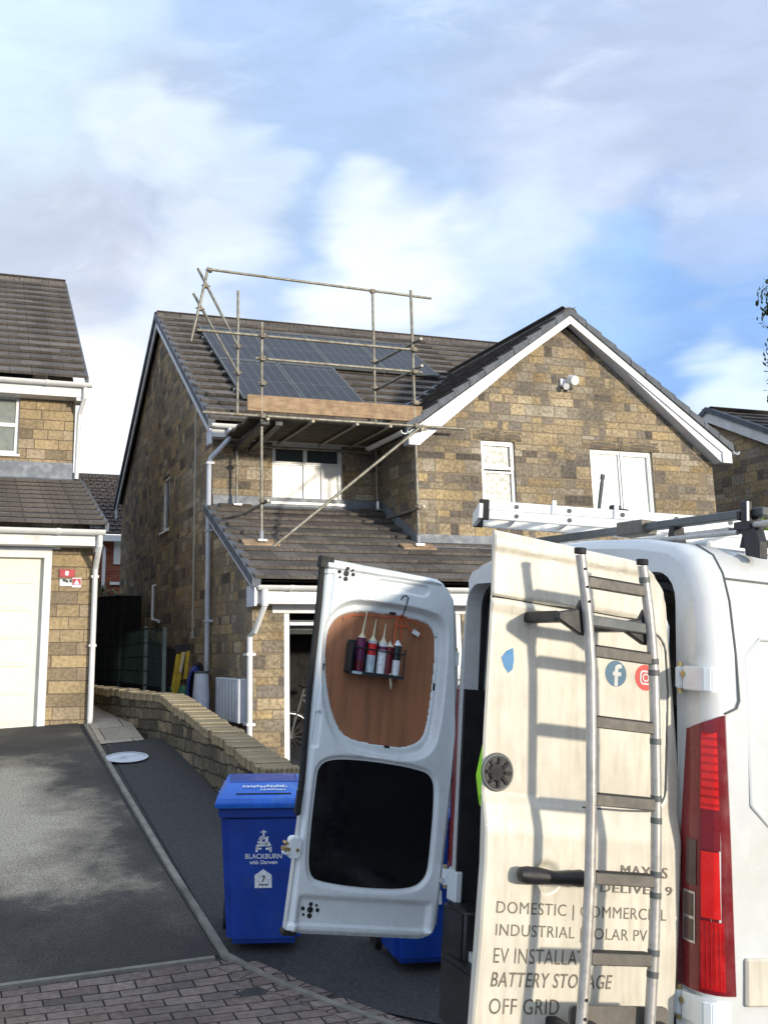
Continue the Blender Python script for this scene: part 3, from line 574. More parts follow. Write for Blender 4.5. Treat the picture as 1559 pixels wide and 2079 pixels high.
# windows
def window(par, x0, x1, z0, z1, b, cells, pane='pale_glass', fw_=.055, label=None, sill=True, topdark=None, frt=None, fn=None):
    """cells: list of (u0,u1,v0,v1,material, opening light?)"""
    f = fn or (lambda p, q, d: (p, b+d, q)); mb = MB()
    def bx(mb, p0, p1, q0, q1, d0, d1):
        A = Vector(f(p0, q0, d0)); mb.obox(A, Vector(f(p1, q0, d0))-A, Vector(f(p0, q0, d1))-A, Vector(f(p0, q1, d0))-A)
    bx(mb, x0, x1, z0, z0+fw_, .04, .11); bx(mb, x0, x1, z1-fw_, z1, .04, .11); bx(mb, x0, x0+fw_, z0+fw_, z1-fw_, .04, .11); bx(mb, x1-fw_, x1, z0+fw_, z1-fw_, .04, .11)
    W_, Hh = x1-x0, z1-z0; panes = []
    for (u0, u1, v0_, v1_, pm, op) in cells:
        p0, p1, q0, q1 = x0+u0*W_, x0+u1*W_, z0+v0_*Hh, z0+v1_*Hh; e_ = .030; dd = .025 if op else .045
        q0a = q0+(.0 if v0_ > 0 else .03); 
        for (r0, r1, s0, s1) in ((p0, p1, q0, q0+e_), (p0, p1, q1-e_, q1), (p0, p0+e_, q0+e_, q1-e_), (p1-e_, p1, q0+e_, q1-e_)): bx(mb, r0, r1, s0, s1, dd, .10)
        if op:
            for (r0, r1, s0, s1) in ((p0, p1, q0, q0+e_*1.7), (p0, p1, q1-e_*1.7, q1), (p0, p0+e_*1.7, q0, q1), (p1-e_*1.7, p1, q0, q1)): bx(mb, r0+.004, r1-.004, s0+.004, s1-.004, .035, .098)
        panes.append((p0+e_*.8, p1-e_*.8, q0+e_*.8, q1-e_*.8, pm))
    o = mb.build('window', 'white_plastic', par, HF, label=label)
    for (p0, p1, q0, q1, pm) in panes:
        m2 = MB(); bx(m2, p0, p1, q0, q1, .07, .08); m2.build('pane', pm, o, HF)
    if sill: m2 = MB(); bx(m2, x0-.03, x1+.03, z0-.035, z0+.002, -.03, .10); m2.build('sill', 'white_plastic', o, HF)
    return o
window(H, midw[0][0], midw[1][0], midw[0][1], midw[2][1], bU, [(.03, .475, .02, .66, 'pale_glass', 0), (.03, .475, .65, .98, 'window_glass', 0), (.475, .73, .02, .66, 'pale_glass', 0), (.72, .97, .02, .66, 'pale_glass', 0), (.475, .97, .65, .98, 'window_glass', 0)])
window(H, W1L, W1R, g1[0][1], g1[2][1], bW, [(.05, .95, .03, .62, 'blind_glass', 0), (.03, .97, .64, .98, 'blind_glass', 1)])
window(H, W2L, W2R, g2[0][1], g2[2][1], bW, [(.03, .495, .03, .97, 'pale_glass', 0), (.495, .97, .03, .97, 'pale_glass', 1)])
window(H, sideh[0][0], sideh[1][0], sideh[0][1], sideh[2][1], 0, [(.05, .95, .03, .97, 'window_glass', 0)], fn=lambda p, q, d: (a0+d, p, q))
# downpipes
mb = MB(); pb = 14.98; pa = 3.56; zt = rz(14.9)-.15
mb.tube([(3.80, 14.84, zt+.03), (3.80, 14.84, zt-.14), (3.56, 15.0, zt-.42), (3.545, 15.05, zt-.50), (3.545, 15.05, -1.6)], .036, 12)
for z in (2.75, 1.75, .45, -.8): mb.box((3.50, 15.0, z), (3.612, 15.1, z+.035))
mb.build('downpipe', 'grey_pipe', H, HF, smooth=True)
mb = MB(); zt = pz(12.4)-.1
mb.tube([(3.64, 12.44, zt), (3.64, 12.44, zt-.20)], .045, 12); mb.tube([(3.64, 12.44, zt-.20), (3.57, 12.62, zt-.50), (3.555, 12.80, zt-.56), (3.555, 12.80, -1.8)], .036, 12)
for z in (-.02, -.85): mb.box((3.51, 12.76, z), (3.62, 12.95, z+.03))
mb.build('downpipe', 'white_plastic', H, HF, smooth=True)
# side wall fittings: thin cable trunking, waste pipe, gas meter box
mb = MB(); c0 = PA(397.5, 850, a0); c1 = PA(392.5, 1283, a0); mb.box((a0-.022, c1[0]-.012, c1[1]), (a0, c1[0]+.012, c0[1]+.05)); mb.box((a0-.03, c1[0]-.05, c1[1]-.1), (a0, c1[0]+.05, c1[1])); mb.build('cable_trunking', 'blind', H, HF)
mb = MB(); s0 = PA(317, 1187, a0); s1 = PA(315, 1257, a0); mb.tube([(a0+.05, s0[0], s0[1]), (a0-.05, s0[0], s0[1]-.02), (a0-.05, s0[0], s1[1]+.03), (a0-.05, s0[0]-.06, s1[1]-.02), (a0-.05, s0[0]-.62, s1[1]-.06)], .03, 8); mb.build('waste_pipe', 'white_plastic', H, HF, smooth=True)
q0 = PA(437, 1375, a0-.12); q1 = PA(483, 1470, a0-.12)
mb = MB(); mb.box((a0-.12, q1[0], q1[1]), (a0, q0[0]-.02, q0[1])); m1 = mb.build('meter_box', 'grey_pipe', H, HF, bevel=.012)
mb = MB()
for k in range(7): mb = MB(); mb.box((a0-.126, q1[0]+.06+k*(q0[0]-q1[0]-.1)/7, q1[1]+.03), (a0-.12, q1[0]+.075+k*(q0[0]-q1[0]-.1)/7, q0[1]-.03)); mb.build('rib', 'white_plastic', m1, HF)
# soldier stones over the gable windows
mb = MB()
for (x0, x1, zz) in ((W1L-.06, W1R+.06, g1[2][1]), (W2L-.06, W2R+.06, g2[2][1])):
    xm = (x0+x1)/2
    for (qa, qb, qc, qd) in ((x0-.06, xm-.042, .008, .145), (xm+.042, x1+.06, .008, .145), (xm-.045, xm+.045, .016, .20)): mb = MB(); mb.box((qa, bW-qc, zz+.003), (qb, bW+.02, zz+qd)); mb.build('lintel_stone', 'coursed_stone', H, HF, bevel=.004)
# flood light with sensor on the gable
lx, lz = PB(1153, 775, bW-.1)
t1 = thing('security_light', 'small white twin security lamp high on the sunlit stone gable', 'security light', HF, (lx, bW, lz))
mb = MB(); mb.box((lx-.10, bW-.05, lz-.06), (lx+.02, bW, lz+.06)); mb.build('bracket', 'white_plastic', t1, HF, bevel=.01)
mb = MB(); mb.tube([(lx+.04, bW-.02, lz+.02), (lx+.05, bW-.10, lz+.03), (lx+.06, bW-.20, lz+.0)], [.04, .085, .075], 14); mb.build('lamp_head', 'white_plastic', t1, HF, smooth=True)
mb = MB(); mb.tube([(lx-.04, bW-.04, lz-.04), (lx-.06, bW-.14, lz-.09)], [.035, .05], 12); mb.build('lamp_head', 'white_plastic', t1, HF, smooth=True)
mb = MB(); mb.tube([(lx+.04, bW-.05, lz-.07), (lx+.04, bW-.10, lz-.11)], [.03, .032], 12); mb.build('sensor', 'grey_plastic', t1, HF, smooth=True)
# ================================================================== SOLAR PANELS
nrm = Vector((0, -.663, 1)).normalized(); sd = Vector((0, 1, .663)).normalized()
pw = 1.035; ph = 1.92
P0 = [(4.15+i*(pw+.018), 1) for i in range(4)]+[(4.15+i*(pw+.018), 0) for i in range(2)]
names = ['first solar panel from the left in the upper row', 'second solar panel from the left in the upper row', 'third solar panel from the left in the upper row', 'rightmost solar panel of the upper row, beside the gable roof', 'left solar panel of the lower row, behind the scaffold board', 'right solar panel of the lower row, above the timber toe board']
for i, (a_, row) in enumerate(P0):
    bb = 15.49+ (1.0*row)*(ph+.02)*sd.y; O = Vector((a_, bb, rz(bb)))+nrm*.10
    t1 = thing('solar_panel', names[i], 'solar panel', HF, tuple(O), group='solar panels on the tiled roof')
    mb = MB(); u = Vector((1, 0, 0))
    mb.obox(O, u*pw, sd*.035, nrm*.035); mb.obox(O+sd*(ph-.035), u*pw, sd*.035, nrm*.035); mb.obox(O+sd*.035, u*.03, sd*(ph-.07), nrm*.035); mb.obox(O+u*(pw-.03)+sd*.035, u*.03, sd*(ph-.07), nrm*.035)
    mb.build('frame', 'grey_plastic', t1, HF)
    mb = MB(); mb.obox(O+u*.03+sd*.035+nrm*.022, u*(pw-.06), sd*(ph-.07), nrm*.006); o = mb.build('cells', 'solar_cells', t1, HF)
    ul = o.data.uv_layers[0]; 
    for pl, f in zip(o.data.polygons, mb.f):
        for li, vi in zip(pl.loop_indices, f): q = mb.v[vi]-O; ul.data[li].uv = (q.dot(u)-.03+.0875, q.dot(sd)+.44)
    mb = MB()
    for s_ in (.45, 1.3): mb.obox(O+sd*s_-nrm*.07-u*.04, u*(pw+.06), sd*.04, nrm*.068)
    mb.build('mounting_rail', 'alloy', t1, HF)
# ================================================================== SCAFFOLD
S = thing('scaffold', 'galvanised tube scaffold with timber toe board standing on the lower roof', 'scaffold', HF, (3.95, 13.5, pz(13.5)))
def tb(p, q, name='tube', r=.0215, mt='galvanised'): m_ = MB(); m_.tube([p, q], r, 10); return m_.build(name, mt, S, HF, smooth=True)
def zB(px, py, b): return PB(px, py, b)[1]
oa, ia, ra, ria = 3.905, 3.945, 6.19, 6.19; bo, bi = 13.5, 14.95
tb((oa, bo, pz(bo)+.05), (oa, bo, 4.51), 'standard'); tb((6.19, bo, pz(bo)+.05), (6.19, bo, 5.22), 'standard')
tb((ia, bi, pz(bi)+.05), (ia, bi, 5.47), 'standard'); tb((6.18, bi, pz(bi)+.05), (6.18, bi, 5.73), 'standard')
of = bo-.05
tb((3.07, of, 3.16), (6.95, of, 3.16), 'ledger'); tb((2.98, of, 4.30), (6.24, of, 4.29), 'guard_rail'); tb((3.80, of, 3.97), (6.30, of, 3.96), 'guard_rail')
tb((3.6, bi-.05, 1.97), (6.34, bi-.05, 2.0), 'ledger'); tb((3.7, bi+.05, 3.05), (6.5, bi+.05, 3.05), 'ledger')
tb((3.80, of-.05, 1.19), (6.27, of-.05, 3.17), 'brace')
for x in (oa+.05, 6.24): tb((x, bo-.15, 3.10), (x, bi+.15, 3.10), 'transom')
for x in (4.6, 5.25, 5.75): tb((x, bo-.15, 3.11), (x, bi+.05, 3.11), 'transom')
tb((6.24, bo-.2, 4.42), (6.24, bi+.12, 4.52), 'guard_rail'); tb((6.24, bo-.2, 4.02), (6.24, bi+.15, 4.08), 'guard_rail')
tb((oa+.05, bo-.15, 1.99), (oa+.05, bi+.1, 1.95), 'transom'); tb((6.24, bo-.1, 2.0), (6.24, bi+.1, 1.98), 'transom')
# ridge-height rail and the raking tubes at the left end
bt = 15.05; r0 = PB(425, 547, bt); r1 = PB(875, 606, bt); tb((r0[0]-.03, bt, r0[1]), (r1[0], bt, r1[1]), 'top_rail')
R0 = Vector((r0[0], bt+.05, r0[1]+.03)); q = PB(388, 693, 18.2); R1 = Vector((q[0], 18.2, q[1]))
q = PB(388, 693, 15.2); tb((r0[0], bt+.05, r0[1]+.05), (q[0], 15.2, q[1]), 'raking_tube')
for (p_, q_) in (((402, 545), (486, 708)), ((393, 596), (486, 762))):
    A = PB(*p_, 15.3); B_ = PB(*q_, bi-.05); tb((A[0], 15.3, A[1]), (B_[0], bi-.05, B_[1]), 'raking_tube')
# couplers
def coup(x, b, z, r=.034):
    m_ = MB(); m_.box((x-r, b-r*1.1, z-r*.9), (x+r, b+r*.8, z+r*.9)); m_.tube([(x-r*2.1, b-.02, z), (x-r, b-.02, z), (x+r, b-.02, z), (x+r*2.1, b-.02, z)], .011, 6); m_.build('coupler', 'coupler_steel', S, HF)
for (x, b, z) in ((oa, of, 3.16), (oa, of, 4.30), (oa, of, 3.97), (6.19, of, 3.16), (6.19, of, 4.29), (6.19, of, 3.96), (ia, bi, 4.57), (ia, bi, 4.16), (6.18, bi, 5.74-.05), (6.19, of, 2.0), (oa, of, 2.0), (ia, bi, 3.05), (ia, bi, 2.75), (6.18, bi, 4.52), (6.18, bi, 4.08), (oa, of, 3.62), (6.19, of, 3.5), (6.27, of-.05, 3.12)): coup(x, b, z)
for (px, py) in ((418, 581), (406, 627), (426, 549)): q = PB(px, py, 15.2); coup(q[0], 15.2, q[1])
for (x0, x1, b, z0, z1) in ((3.70, 6.30, of-.10, 3.235, 3.46),): mb = MB(); mb.box((x0, of+.03, z0), (x1, of+.068, z1)); mb.build('toe_board', 'scaffold_board', S, HF, bevel=.003)
mb = MB()
mb.box((6.27, of+.05, 3.235), (6.31, bi, 3.46)); mb.build('toe_board', 'scaffold_board', S, HF, bevel=.003)
for k in range(6): mb = MB(); mb.box((3.74+.02*(k % 2), bo+.06+k*.235, 3.14), (6.42-.03*(k % 3), bo+.285+k*.235, 3.178)); mb.build('deck_board', 'board_shaded', S, HF)
mb = MB(); mb.bar((oa+.02, bo-.1, 3.06), (ia+.02, bi+.1, 2.98), .12, .05); mb.bar((oa+.22, bo-.1, 3.06), (ia+.22, bi, 2.98), .10, .05); mb.build('ladder_beam', 'black_plastic', S, HF)
for (x, b) in ((oa, bo), (6.19, bo), (ia, bi-.02), (6.18, bi-.02)):
    d = Vector((0, 1, .469)).normalized(); mb = MB(); c = Vector((x, b, pz(b)+.035)); mb.obox(c-Vector((.26, 0, 0))-d*.09, (.5, 0, 0), d*.2, (0, 0, .04)); mb.build('sole_board', 'scaffold_board' if b == bo else 'board_shaded', S, HF, bevel=.003)
    mb = MB(); mb.box((x-.06, b-.06, pz(b)+.08), (x+.06, b+.06, pz(b)+.10)); mb.tube([(x, b, pz(b)+.08), (x, b, pz(b)+.22)], .03, 8); mb.build('base_plate', 'steel', S, HF)
# ================================================================== LEFT HOUSE
bN, bN2 = 13.62, 16.4; nR = 1.703
pz2 = lambda b: 1.56+.335*(b-13.25)
G = thing('stone_house', 'sunlit stone house on the left with a closed white garage door', 'house', HF, (nR, bN, -.85))
mb = MB(); gL, gR_ = -1.02, 1.18; gt = 1.30
wallface(mb, [(-6, -2), (nR, -2), (nR, 1.42), (-6, 1.42)], [[(gL, -1.95), (gR_, -1.95), (gR_, gt), (gL, gt)]], lambda p, q, d: (p, bN+d, q), .12)
lw = [(-.10, 3.0), (.86, 3.0), (.86, 3.93), (-.10, 3.93)]
wallface(mb, [(-6, 2), (nR, 2), (nR, 4.0), (-6, 4.0)], [lw], lambda p, q, d: (p, bN2+d, q))
# right-hand side wall of the left house
mb.add([(nR, bN, -2.5), (nR, 24.5, -2.5), (nR, 24.5, 4.0), (nR, 20.6, 7.0), (nR, bN2, 4.0), (nR, bN2, 2.6), (nR, bN, 1.5)], [(0, 1, 2, 3, 4, 5, 6)])
mb.add([(-6, 24.5, -2.5), (nR, 24.5, -2.5), (nR, 24.5, 4), (-6, 24.5, 4)], [(3, 2, 1, 0)])
mb.build('wall', 'neighbour_stone', G, HF)
mb = MB(); tiles(mb, (-6, 13.25, pz2(13.25)), (nR+.12, 13.25, pz2(13.25)), (0, 3.15, 3.15*.335), 10, th=.045); mb.build('garage_roof', 'roof_tile', G, HF)
nz_ = lambda b: 4.16+.69*(b-16.05)
mb = MB(); tiles(mb, (-6, 16.05, nz_(16.05)), (nR+.12, 16.05, nz_(16.05)), (0, 4.5, 4.5*.69), 16, th=.046); tiles(mb, (nR+.12, 25.05, nz_(16.05)), (-6, 25.05, nz_(16.05)), (0, -4.5, 4.5*.69), 16, th=.046); mb.build('roof', 'roof_tile', G, HF)
mb = MB()
for k in range(18):
    x0 = nR+.13-(k+1)*.45; z = nz_(20.55); mb.prism([(20.55-.15, z-.06), (20.55+.15, z-.06), (20.55+.12, z+.02), (20.55+.05, z+.065), (20.55-.05, z+.065), (20.55-.12, z+.02)], x0, x0+.44, 0)
mb.build('ridge_tile', 'roof_tile', G, HF)
mb = MB(); mb.box((-6, 16.10, nz_(16.05)-.27), (nR+.06, 16.12, nz_(16.05)-.05)); mb.box((-6, 16.12, nz_(16.05)-.27), (nR+.02, bN2, nz_(16.05)-.255)); mb.box((nR-.02, 16.11, nz_(16.05)-.32), (nR+.10, 16.45, nz_(16.05)-.06)); mb.build('fascia', 'white_plastic', G, HF)
mb = MB(); gutter(mb, -6, nR+.20, 16.04, nz_(16.05)-.06, r=.065); mb.build('gutter', 'white_plastic', G, HF, smooth=True)
mb = MB(); mb.box((-6, 13.30, pz2(13.25)-.235), (nR+.06, 13.32, pz2(13.25)-.04)); mb.box((-6, 13.32, pz2(13.25)-.235), (nR+.04, bN, pz2(13.25)-.22)); mb.box((nR-.0, 13.31, pz2(13.25)-.30), (nR+.06, 13.7, pz2(13.25)-.06)); mb.build('fascia', 'white_plastic', G, HF)
mb = MB(); gutter(mb, -6, nR+.10, 13.24, pz2(13.25)-.045, r=.065); mb.build('gutter', 'white_plastic', G, HF, smooth=True)
mb = MB(); mb.box((-6, bN2-.012, 2.56), (nR-.002, bN2-.004, 2.90)); mb.obox((-6, bN2-.16, pz2(bN2-.16)+.036), (6+nR, 0, 0), (0, .15, .15*.335), (0, 0, .006)); mb.build('flashing', 'lead', G, HF)
mb = MB()
for k in range(10): bb = 13.27+k*.314; slopebox(mb, nR+.10, nR+.15, bb, pz2(bb), bb+.33, pz2(bb+.33), -.06, .036)
for k in range(16): bb = 16.06+k*.2805; slopebox(mb, nR+.10, nR+.15, bb, nz_(bb), bb+.30, nz_(bb+.30), -.06, .036)
mb.build('verge', 'verge_grey', G, HF)
mb = MB(); mb.tube([(nR+.04, 13.26, 1.48), (nR+.04, 13.26, 1.33), (nR+.035, 13.5, 1.12), (nR+.035, 13.56, 1.05), (nR+.035, 13.56, -.84)], .036, 12)
for z in (.95, .1): mb.box((nR-.01, 13.54, z), (nR+.08, 13.62, z+.03))
mb.build('downpipe', 'white_plastic', G, HF, smooth=True)
mb = MB(); mb.tube([(nR+.10, 16.06, nz_(16.05)-.08), (nR+.10, 16.06, nz_(16.05)-.28), (nR+.05, 16.3, nz_(16.05)-.5), (nR+.05, 16.34, 2.65)], .036, 10); mb.build('downpipe', 'white_plastic', G, HF, smooth=True)
window(G, lw[0][0], lw[1][0], lw[0][1], lw[2][1], bN2, [(.03, .5, .03, .5, 'blind_glass', 0), (.03, .5, .5, .97, 'blind_glass', 0), (.5, .97, .03, .5, 'blind_glass', 0), (.5, .97, .5, .97, 'blind_glass', 0)])
# garage door: framed, raised vertical panels
mb = MB(); mb.box((gR_-.075, bN-.03, -1.5), (gR_+.02, bN+.1, gt)); mb.box((gL-.02, bN-.03, -1.5), (gL+.075, bN+.1, gt)); mb.box((gL-.02, bN-.032, gt-.11), (gR_+.02, bN+.1, gt+.01)); mb.box((gR_+.0, bN-.015, gt-.0), (gR_+.12, bN+.0, gt+.12)); mb.build('garage_frame', 'white_plastic', G, HF, bevel=.004)
mb = MB(); mb.box((gL+.075, bN+.06, -1.5), (gR_-.075, bN+.09, gt-.11))
for j in range(6):
    for i in range(2):
        x0 = gL+.17+i*(gR_-gL-.25)/2; x1 = x0+(gR_-gL-.25)/2-.12; z0 = -.80+j*.335; mb.box((x0, bN+.048, z0), (x1, bN+.06, z0+.275)); mb.box((x0+.035, bN+.044, z0+.035), (x1-.035, bN+.048, z0+.24))
mb.build('garage_door', 'garage_door_white', G, HF, bevel=.004)
mb = MB(); mb.box((-6, bN-.013, 1.30), (1.29, bN-.004, 1.335)); mb.build('lintel', 'grey_pipe', G, HF)
# small plates on the pier
def plate(x0, z0, x1, z1, mt_, name, label, cat, extra, grp='small plates on the garage pier'):
    t_ = thing(name, label, cat, HF, ((x0+x1)/2, bN, z0), group=grp); mb = MB(); mb.box((x0, bN-.014, z0), (x1, bN-.002, z1)); mb.build('plate', mt_, t_, HF, bevel=.002)
    for nm, poly, m2 in extra: mb = MB(); mb.prism(poly, bN-.018, bN-.0145, 1); mb.build(nm, m2, t_, HF)
s = [PB(*q, bN) for q in ((122, 1156), (152, 1172), (122, 1176), (146, 1190), (147, 1173), (165, 1193))]
x0, z1, x1, z0 = s[0][0], s[0][1], s[1][0], s[1][1]; cxm = (x0+x1)/2; czm = (z0+z1)/2
plate(x0, z0, x1, z1, 'sign_red', 'alarm_sign', 'dark red plate, topmost of the small signs beside the garage door', 'sign', [('emblem', rrect(cxm-.025, czm-.028, cxm+.018, czm+.028, .012, 3), 'print_white')])
x0, z1, x1, z0 = s[2][0], s[2][1], s[3][0], s[3][1]
plate(x0, z0, x1, z1, 'print_white', 'alarm_sign', 'white plate with a camera symbol under the dark red plate', 'sign', [('symbol', [(x0+.03, z0+.06), (x0+.10, z0+.04), (x0+.11, z0+.07), (x0+.04, z0+.09)], 'print_black'), ('symbol', [(x0+.12, z0+.045), (x0+.15, z0+.045), (x0+.15, z0+.08), (x0+.12, z0+.08)], 'print_black')])
x0, z1, x1, z0 = s[4][0], s[4][1], s[5][0], s[5][1]; hgt = (z1-z0)
plate(x0, z0, x1, z1, 'print_white', 'alarm_sign', 'white plate with a white triangle on red, nearest the downpipe', 'sign', [('panel', [(x0+.006, z0+hgt*.25), (x1-.006, z0+hgt*.25), (x1-.006, z1-.012), (x0+.006, z1-.012)], 'sign_red')])
mb = MB(); mb.prism([(x0+.02, z0+hgt*.30), (x1-.02, z0+hgt*.30), ((x0+x1)/2, z1-.02)], bN-.0205, bN-.0182, 1); mb.build('symbol', 'print_white', [o for o in C.objects if o.get('label', '').startswith('white plate with a white triangle')][0], HF)
# ================================================================== RIGHT HOUSE
aX = 14.0; apx = (16.62, 4.46)
R_ = thing('stone_house', 'stone house at the right edge with a grey tiled roof behind the gable', 'house', HF, (aX, 15, -2.4))
rx = lambda b: apx[1]+.13-.478*abs(b-apx[0])
mb = MB(); mb.add([(aX, 11.5, -3), (aX, 22, -3), (aX, 22, rx(22)-.25), (aX, apx[0], apx[1]-.1), (aX, 11.5, rx(11.5)-.25)], [(4, 3, 2, 1, 0)]); mb.add([(aX, 11.5, -3), (22, 11.5, -3), (22, 11.5, rx(11.5)-.25), (aX, 11.5, rx(11.5)-.25)], [(0, 1, 2, 3)]); mb.build('wall', 'coursed_stone', R_, HF)
mb = MB(); tiles(mb, (aX-.15, 11.0, rx(11)), (22, 11.0, rx(11)), (0, apx[0]-11, (apx[0]-11)*.478), 19, th=.03); tiles(mb, (22, 22.2, rx(22.2)), (aX-.15, 22.2, rx(22.2)), (0, -(22.2-apx[0]), (22.2-apx[0])*.478), 19, th=.04); mb.build('roof', 'roof_tile', R_, HF)
mb = MB(); slopebox(mb, aX-.13, aX-.10, 11.05, rx(11.05), apx[0], rx(apx[0]), -.24, -.02); slopebox(mb, aX-.13, aX-.10, apx[0], rx(apx[0]), 22.1, rx(22.1), -.24, -.02); mb.build('bargeboard', 'white_plastic', R_, HF)
mb = MB(); slopebox(mb, aX-.17, aX-.05, 11.0, rx(11.0), apx[0], rx(apx[0]), -.03, .07); slopebox(mb, aX-.17, aX-.05, apx[0], rx(apx[0]), 22.1, rx(22.1), -.03, .07); mb.build('verge', 'verge_grey', R_, HF)
# ================================================================== BRICK HOUSE BEHIND
K = thing('brick_house', 'distant red brick house between the two stone houses', 'house', HF, (5, 30, -1))
mb = MB(); mb.box((1.5, 30, -2), (9, 37, 3.15)); mb.build('wall', 'red_brick', K, HF)
mb = MB(); tiles(mb, (1.2, 29.7, 3.28), (9.3, 29.7, 3.28), (0, 3.8, 2.3), 16, th=.03); mb.build('roof', 'far_roof_tile', K, HF)
mb = MB(); mb.add([(1.2, 29.7, 3.25), (4.9, 33.5, 5.6), (9.3, 37.3, 3.25), (9.3, 29.7, 3.25)], [(0, 1, 2, 3)]); 
mb = MB(); mb.box((1.2, 29.66, 3.10), (9.3, 29.72, 3.27)); mb.build('gutter', 'white_plastic', K, HF)
e0, e1 = PB(232, 1100, 30), PB(247, 1146, 30); mb = MB(); mb.box((e0[0], 29.95, e1[1]), (e0[0]+.95, 30.02, e0[1])); o = mb.build('window', 'white_plastic', K, HF)
mb = MB(); mb.box((e0[0]+.07, 29.94, e1[1]+.07), (e0[0]+.88, 29.951, e0[1]-.07)); mb.build('pane', 'pale_glass', o, HF)
q = PB(213, 1095, 29.9); q2 = PB(217, 1195, 29.9); mb = MB(); mb.tube([(q[0]-.25, 29.7, q[1]), (q[0], 29.9, q[1]-.25), (q[0], 29.9, q2[1])], .05, 8); mb.build('downpipe', 'white_plastic', K, HF)
e0 = PB(224, 1184, 29.9); mb = MB(); mb.box((e0[0], 29.93, e0[1]-.04), (e0[0]+1.2, 29.99, e0[1]+.04)); mb.box((e0[0]+.2, 29.7, e0[1]-.78), (e0[0]+.5, 29.9, e0[1]-.62)); mb.build('sill', 'white_plastic', K, HF)
# ================================================================== FOLIAGE
def plant(name, label, cat, base, blobs, n, leaf, mt_, trunk=None, fr=WF, asp=1.0):
    t_ = thing(name, label, cat, fr, base); mb = MB(); rnd = random.Random(hash(label) % 999 if False else len(label)*7)
    for _ in range(n):
        c, r = rnd.choices(blobs, [b_[1]**2 for b_ in blobs])[0]
        d = Vector((rnd.gauss(0, 1), rnd.gauss(0, 1), rnd.gauss(0, 1))).normalized(); rr_ = r*(rnd.random()**.45); p_ = Vector(c)+Vector((d.x, d.y, d.z*asp))*rr_
        nrm_ = (d+Vector((rnd.gauss(0, .6), rnd.gauss(0, .6), rnd.gauss(0, .6)))).normalized(); u = nrm_.cross(Vector((0, 0, 1))).normalized(); v_ = nrm_.cross(u); s_ = leaf*rnd.uniform(.6, 1.4)
        mb.add([p_-u*s_*.4, p_+v_*s_*-.9, p_+u*s_*.4, p_+v_*s_*.9], [(0, 1, 2, 3)])
    mb.build('crown' if trunk else 'foliage', mt_, t_, fr, uvf=False)
    mb = MB()
    if trunk:
        mb.tube(trunk[0], trunk[1], 8)
        for c, r in blobs[:14]: mb.tube([trunk[0][-1], (Vector(trunk[0][-1])+Vector(c))/2+Vector((0, 0, r*.2)), c], [trunk[1][-1]*.6, trunk[1][-1]*.35, .012], 5)
        mb.build('trunk', 'bark', t_, fr)
    else:
        b0_ = Vector(base)
        for c, r in blobs: mb.tube([b0_, (b0_+Vector(c))/2, c], [.03, .02, .008], 5)
        mb.build('stem', 'bark', t_, fr)
    return t_
# garden shrub in the gap, conifer top beside the right house, tree at the right edge
c = PB(203, 1190, 26); plant('shrub', 'dark green shrub above the fence in the gap between the houses', 'shrub', (c[0], 26, -.4), [((c[0]-.3, 26, c[1]-.2), .55), ((c[0], 26.1, c[1]-.5), .6), ((c[0]+.25, 26, c[1]-.75), .5)], 1400, .07, 'leaf', fr=HF)
dvec = ray(1530, 1050); q = dvec*(13.6/dvec.y); plant('shrub', 'bright yellow-green shrub against the right house wall', 'shrub', (q.x, q.y, -2.2), [((q.x, q.y, q.z-.1), .20), ((q.x+.02, q.y, q.z-.35), .24), ((q.x, q.y, q.z-.9), .32), ((q.x, q.y, q.z-1.5), .3)], 1500, .045, 'leaf_bright')
dvec = ray(1575, 640); q = dvec*(17/dvec.y); rnd = random.Random(5)
bl = [((q.x+.10, 17, q.z+.50), .22), ((q.x-.02, 17, q.z+.30), .15), ((q.x+.05, 17, q.z-.45), .20), ((q.x-.03, 17.1, q.z+.10), .10), ((q.x+.0, 17, q.z-.72), .14), ((q.x+.30, 17, q.z+.1), .3)]+[((q.x+1.3+rnd.uniform(-.9, 1.6), 17+rnd.uniform(-1, 1), q.z+rnd.uniform(-1.7, 1.5)), rnd.uniform(.4, .8)) for _ in range(22)]
plant('tree', 'leafy tree at the right edge of the picture, branches against the sky', 'tree', (q.x+2.2, 17, -2.3), bl, 22000, .06, 'leaf', trunk=([(q.x+2.2, 17, -2.3), (q.x+2.15, 17, 1), (q.x+2.0, 17, q.z-1.2)], [.22, .17, .11]))
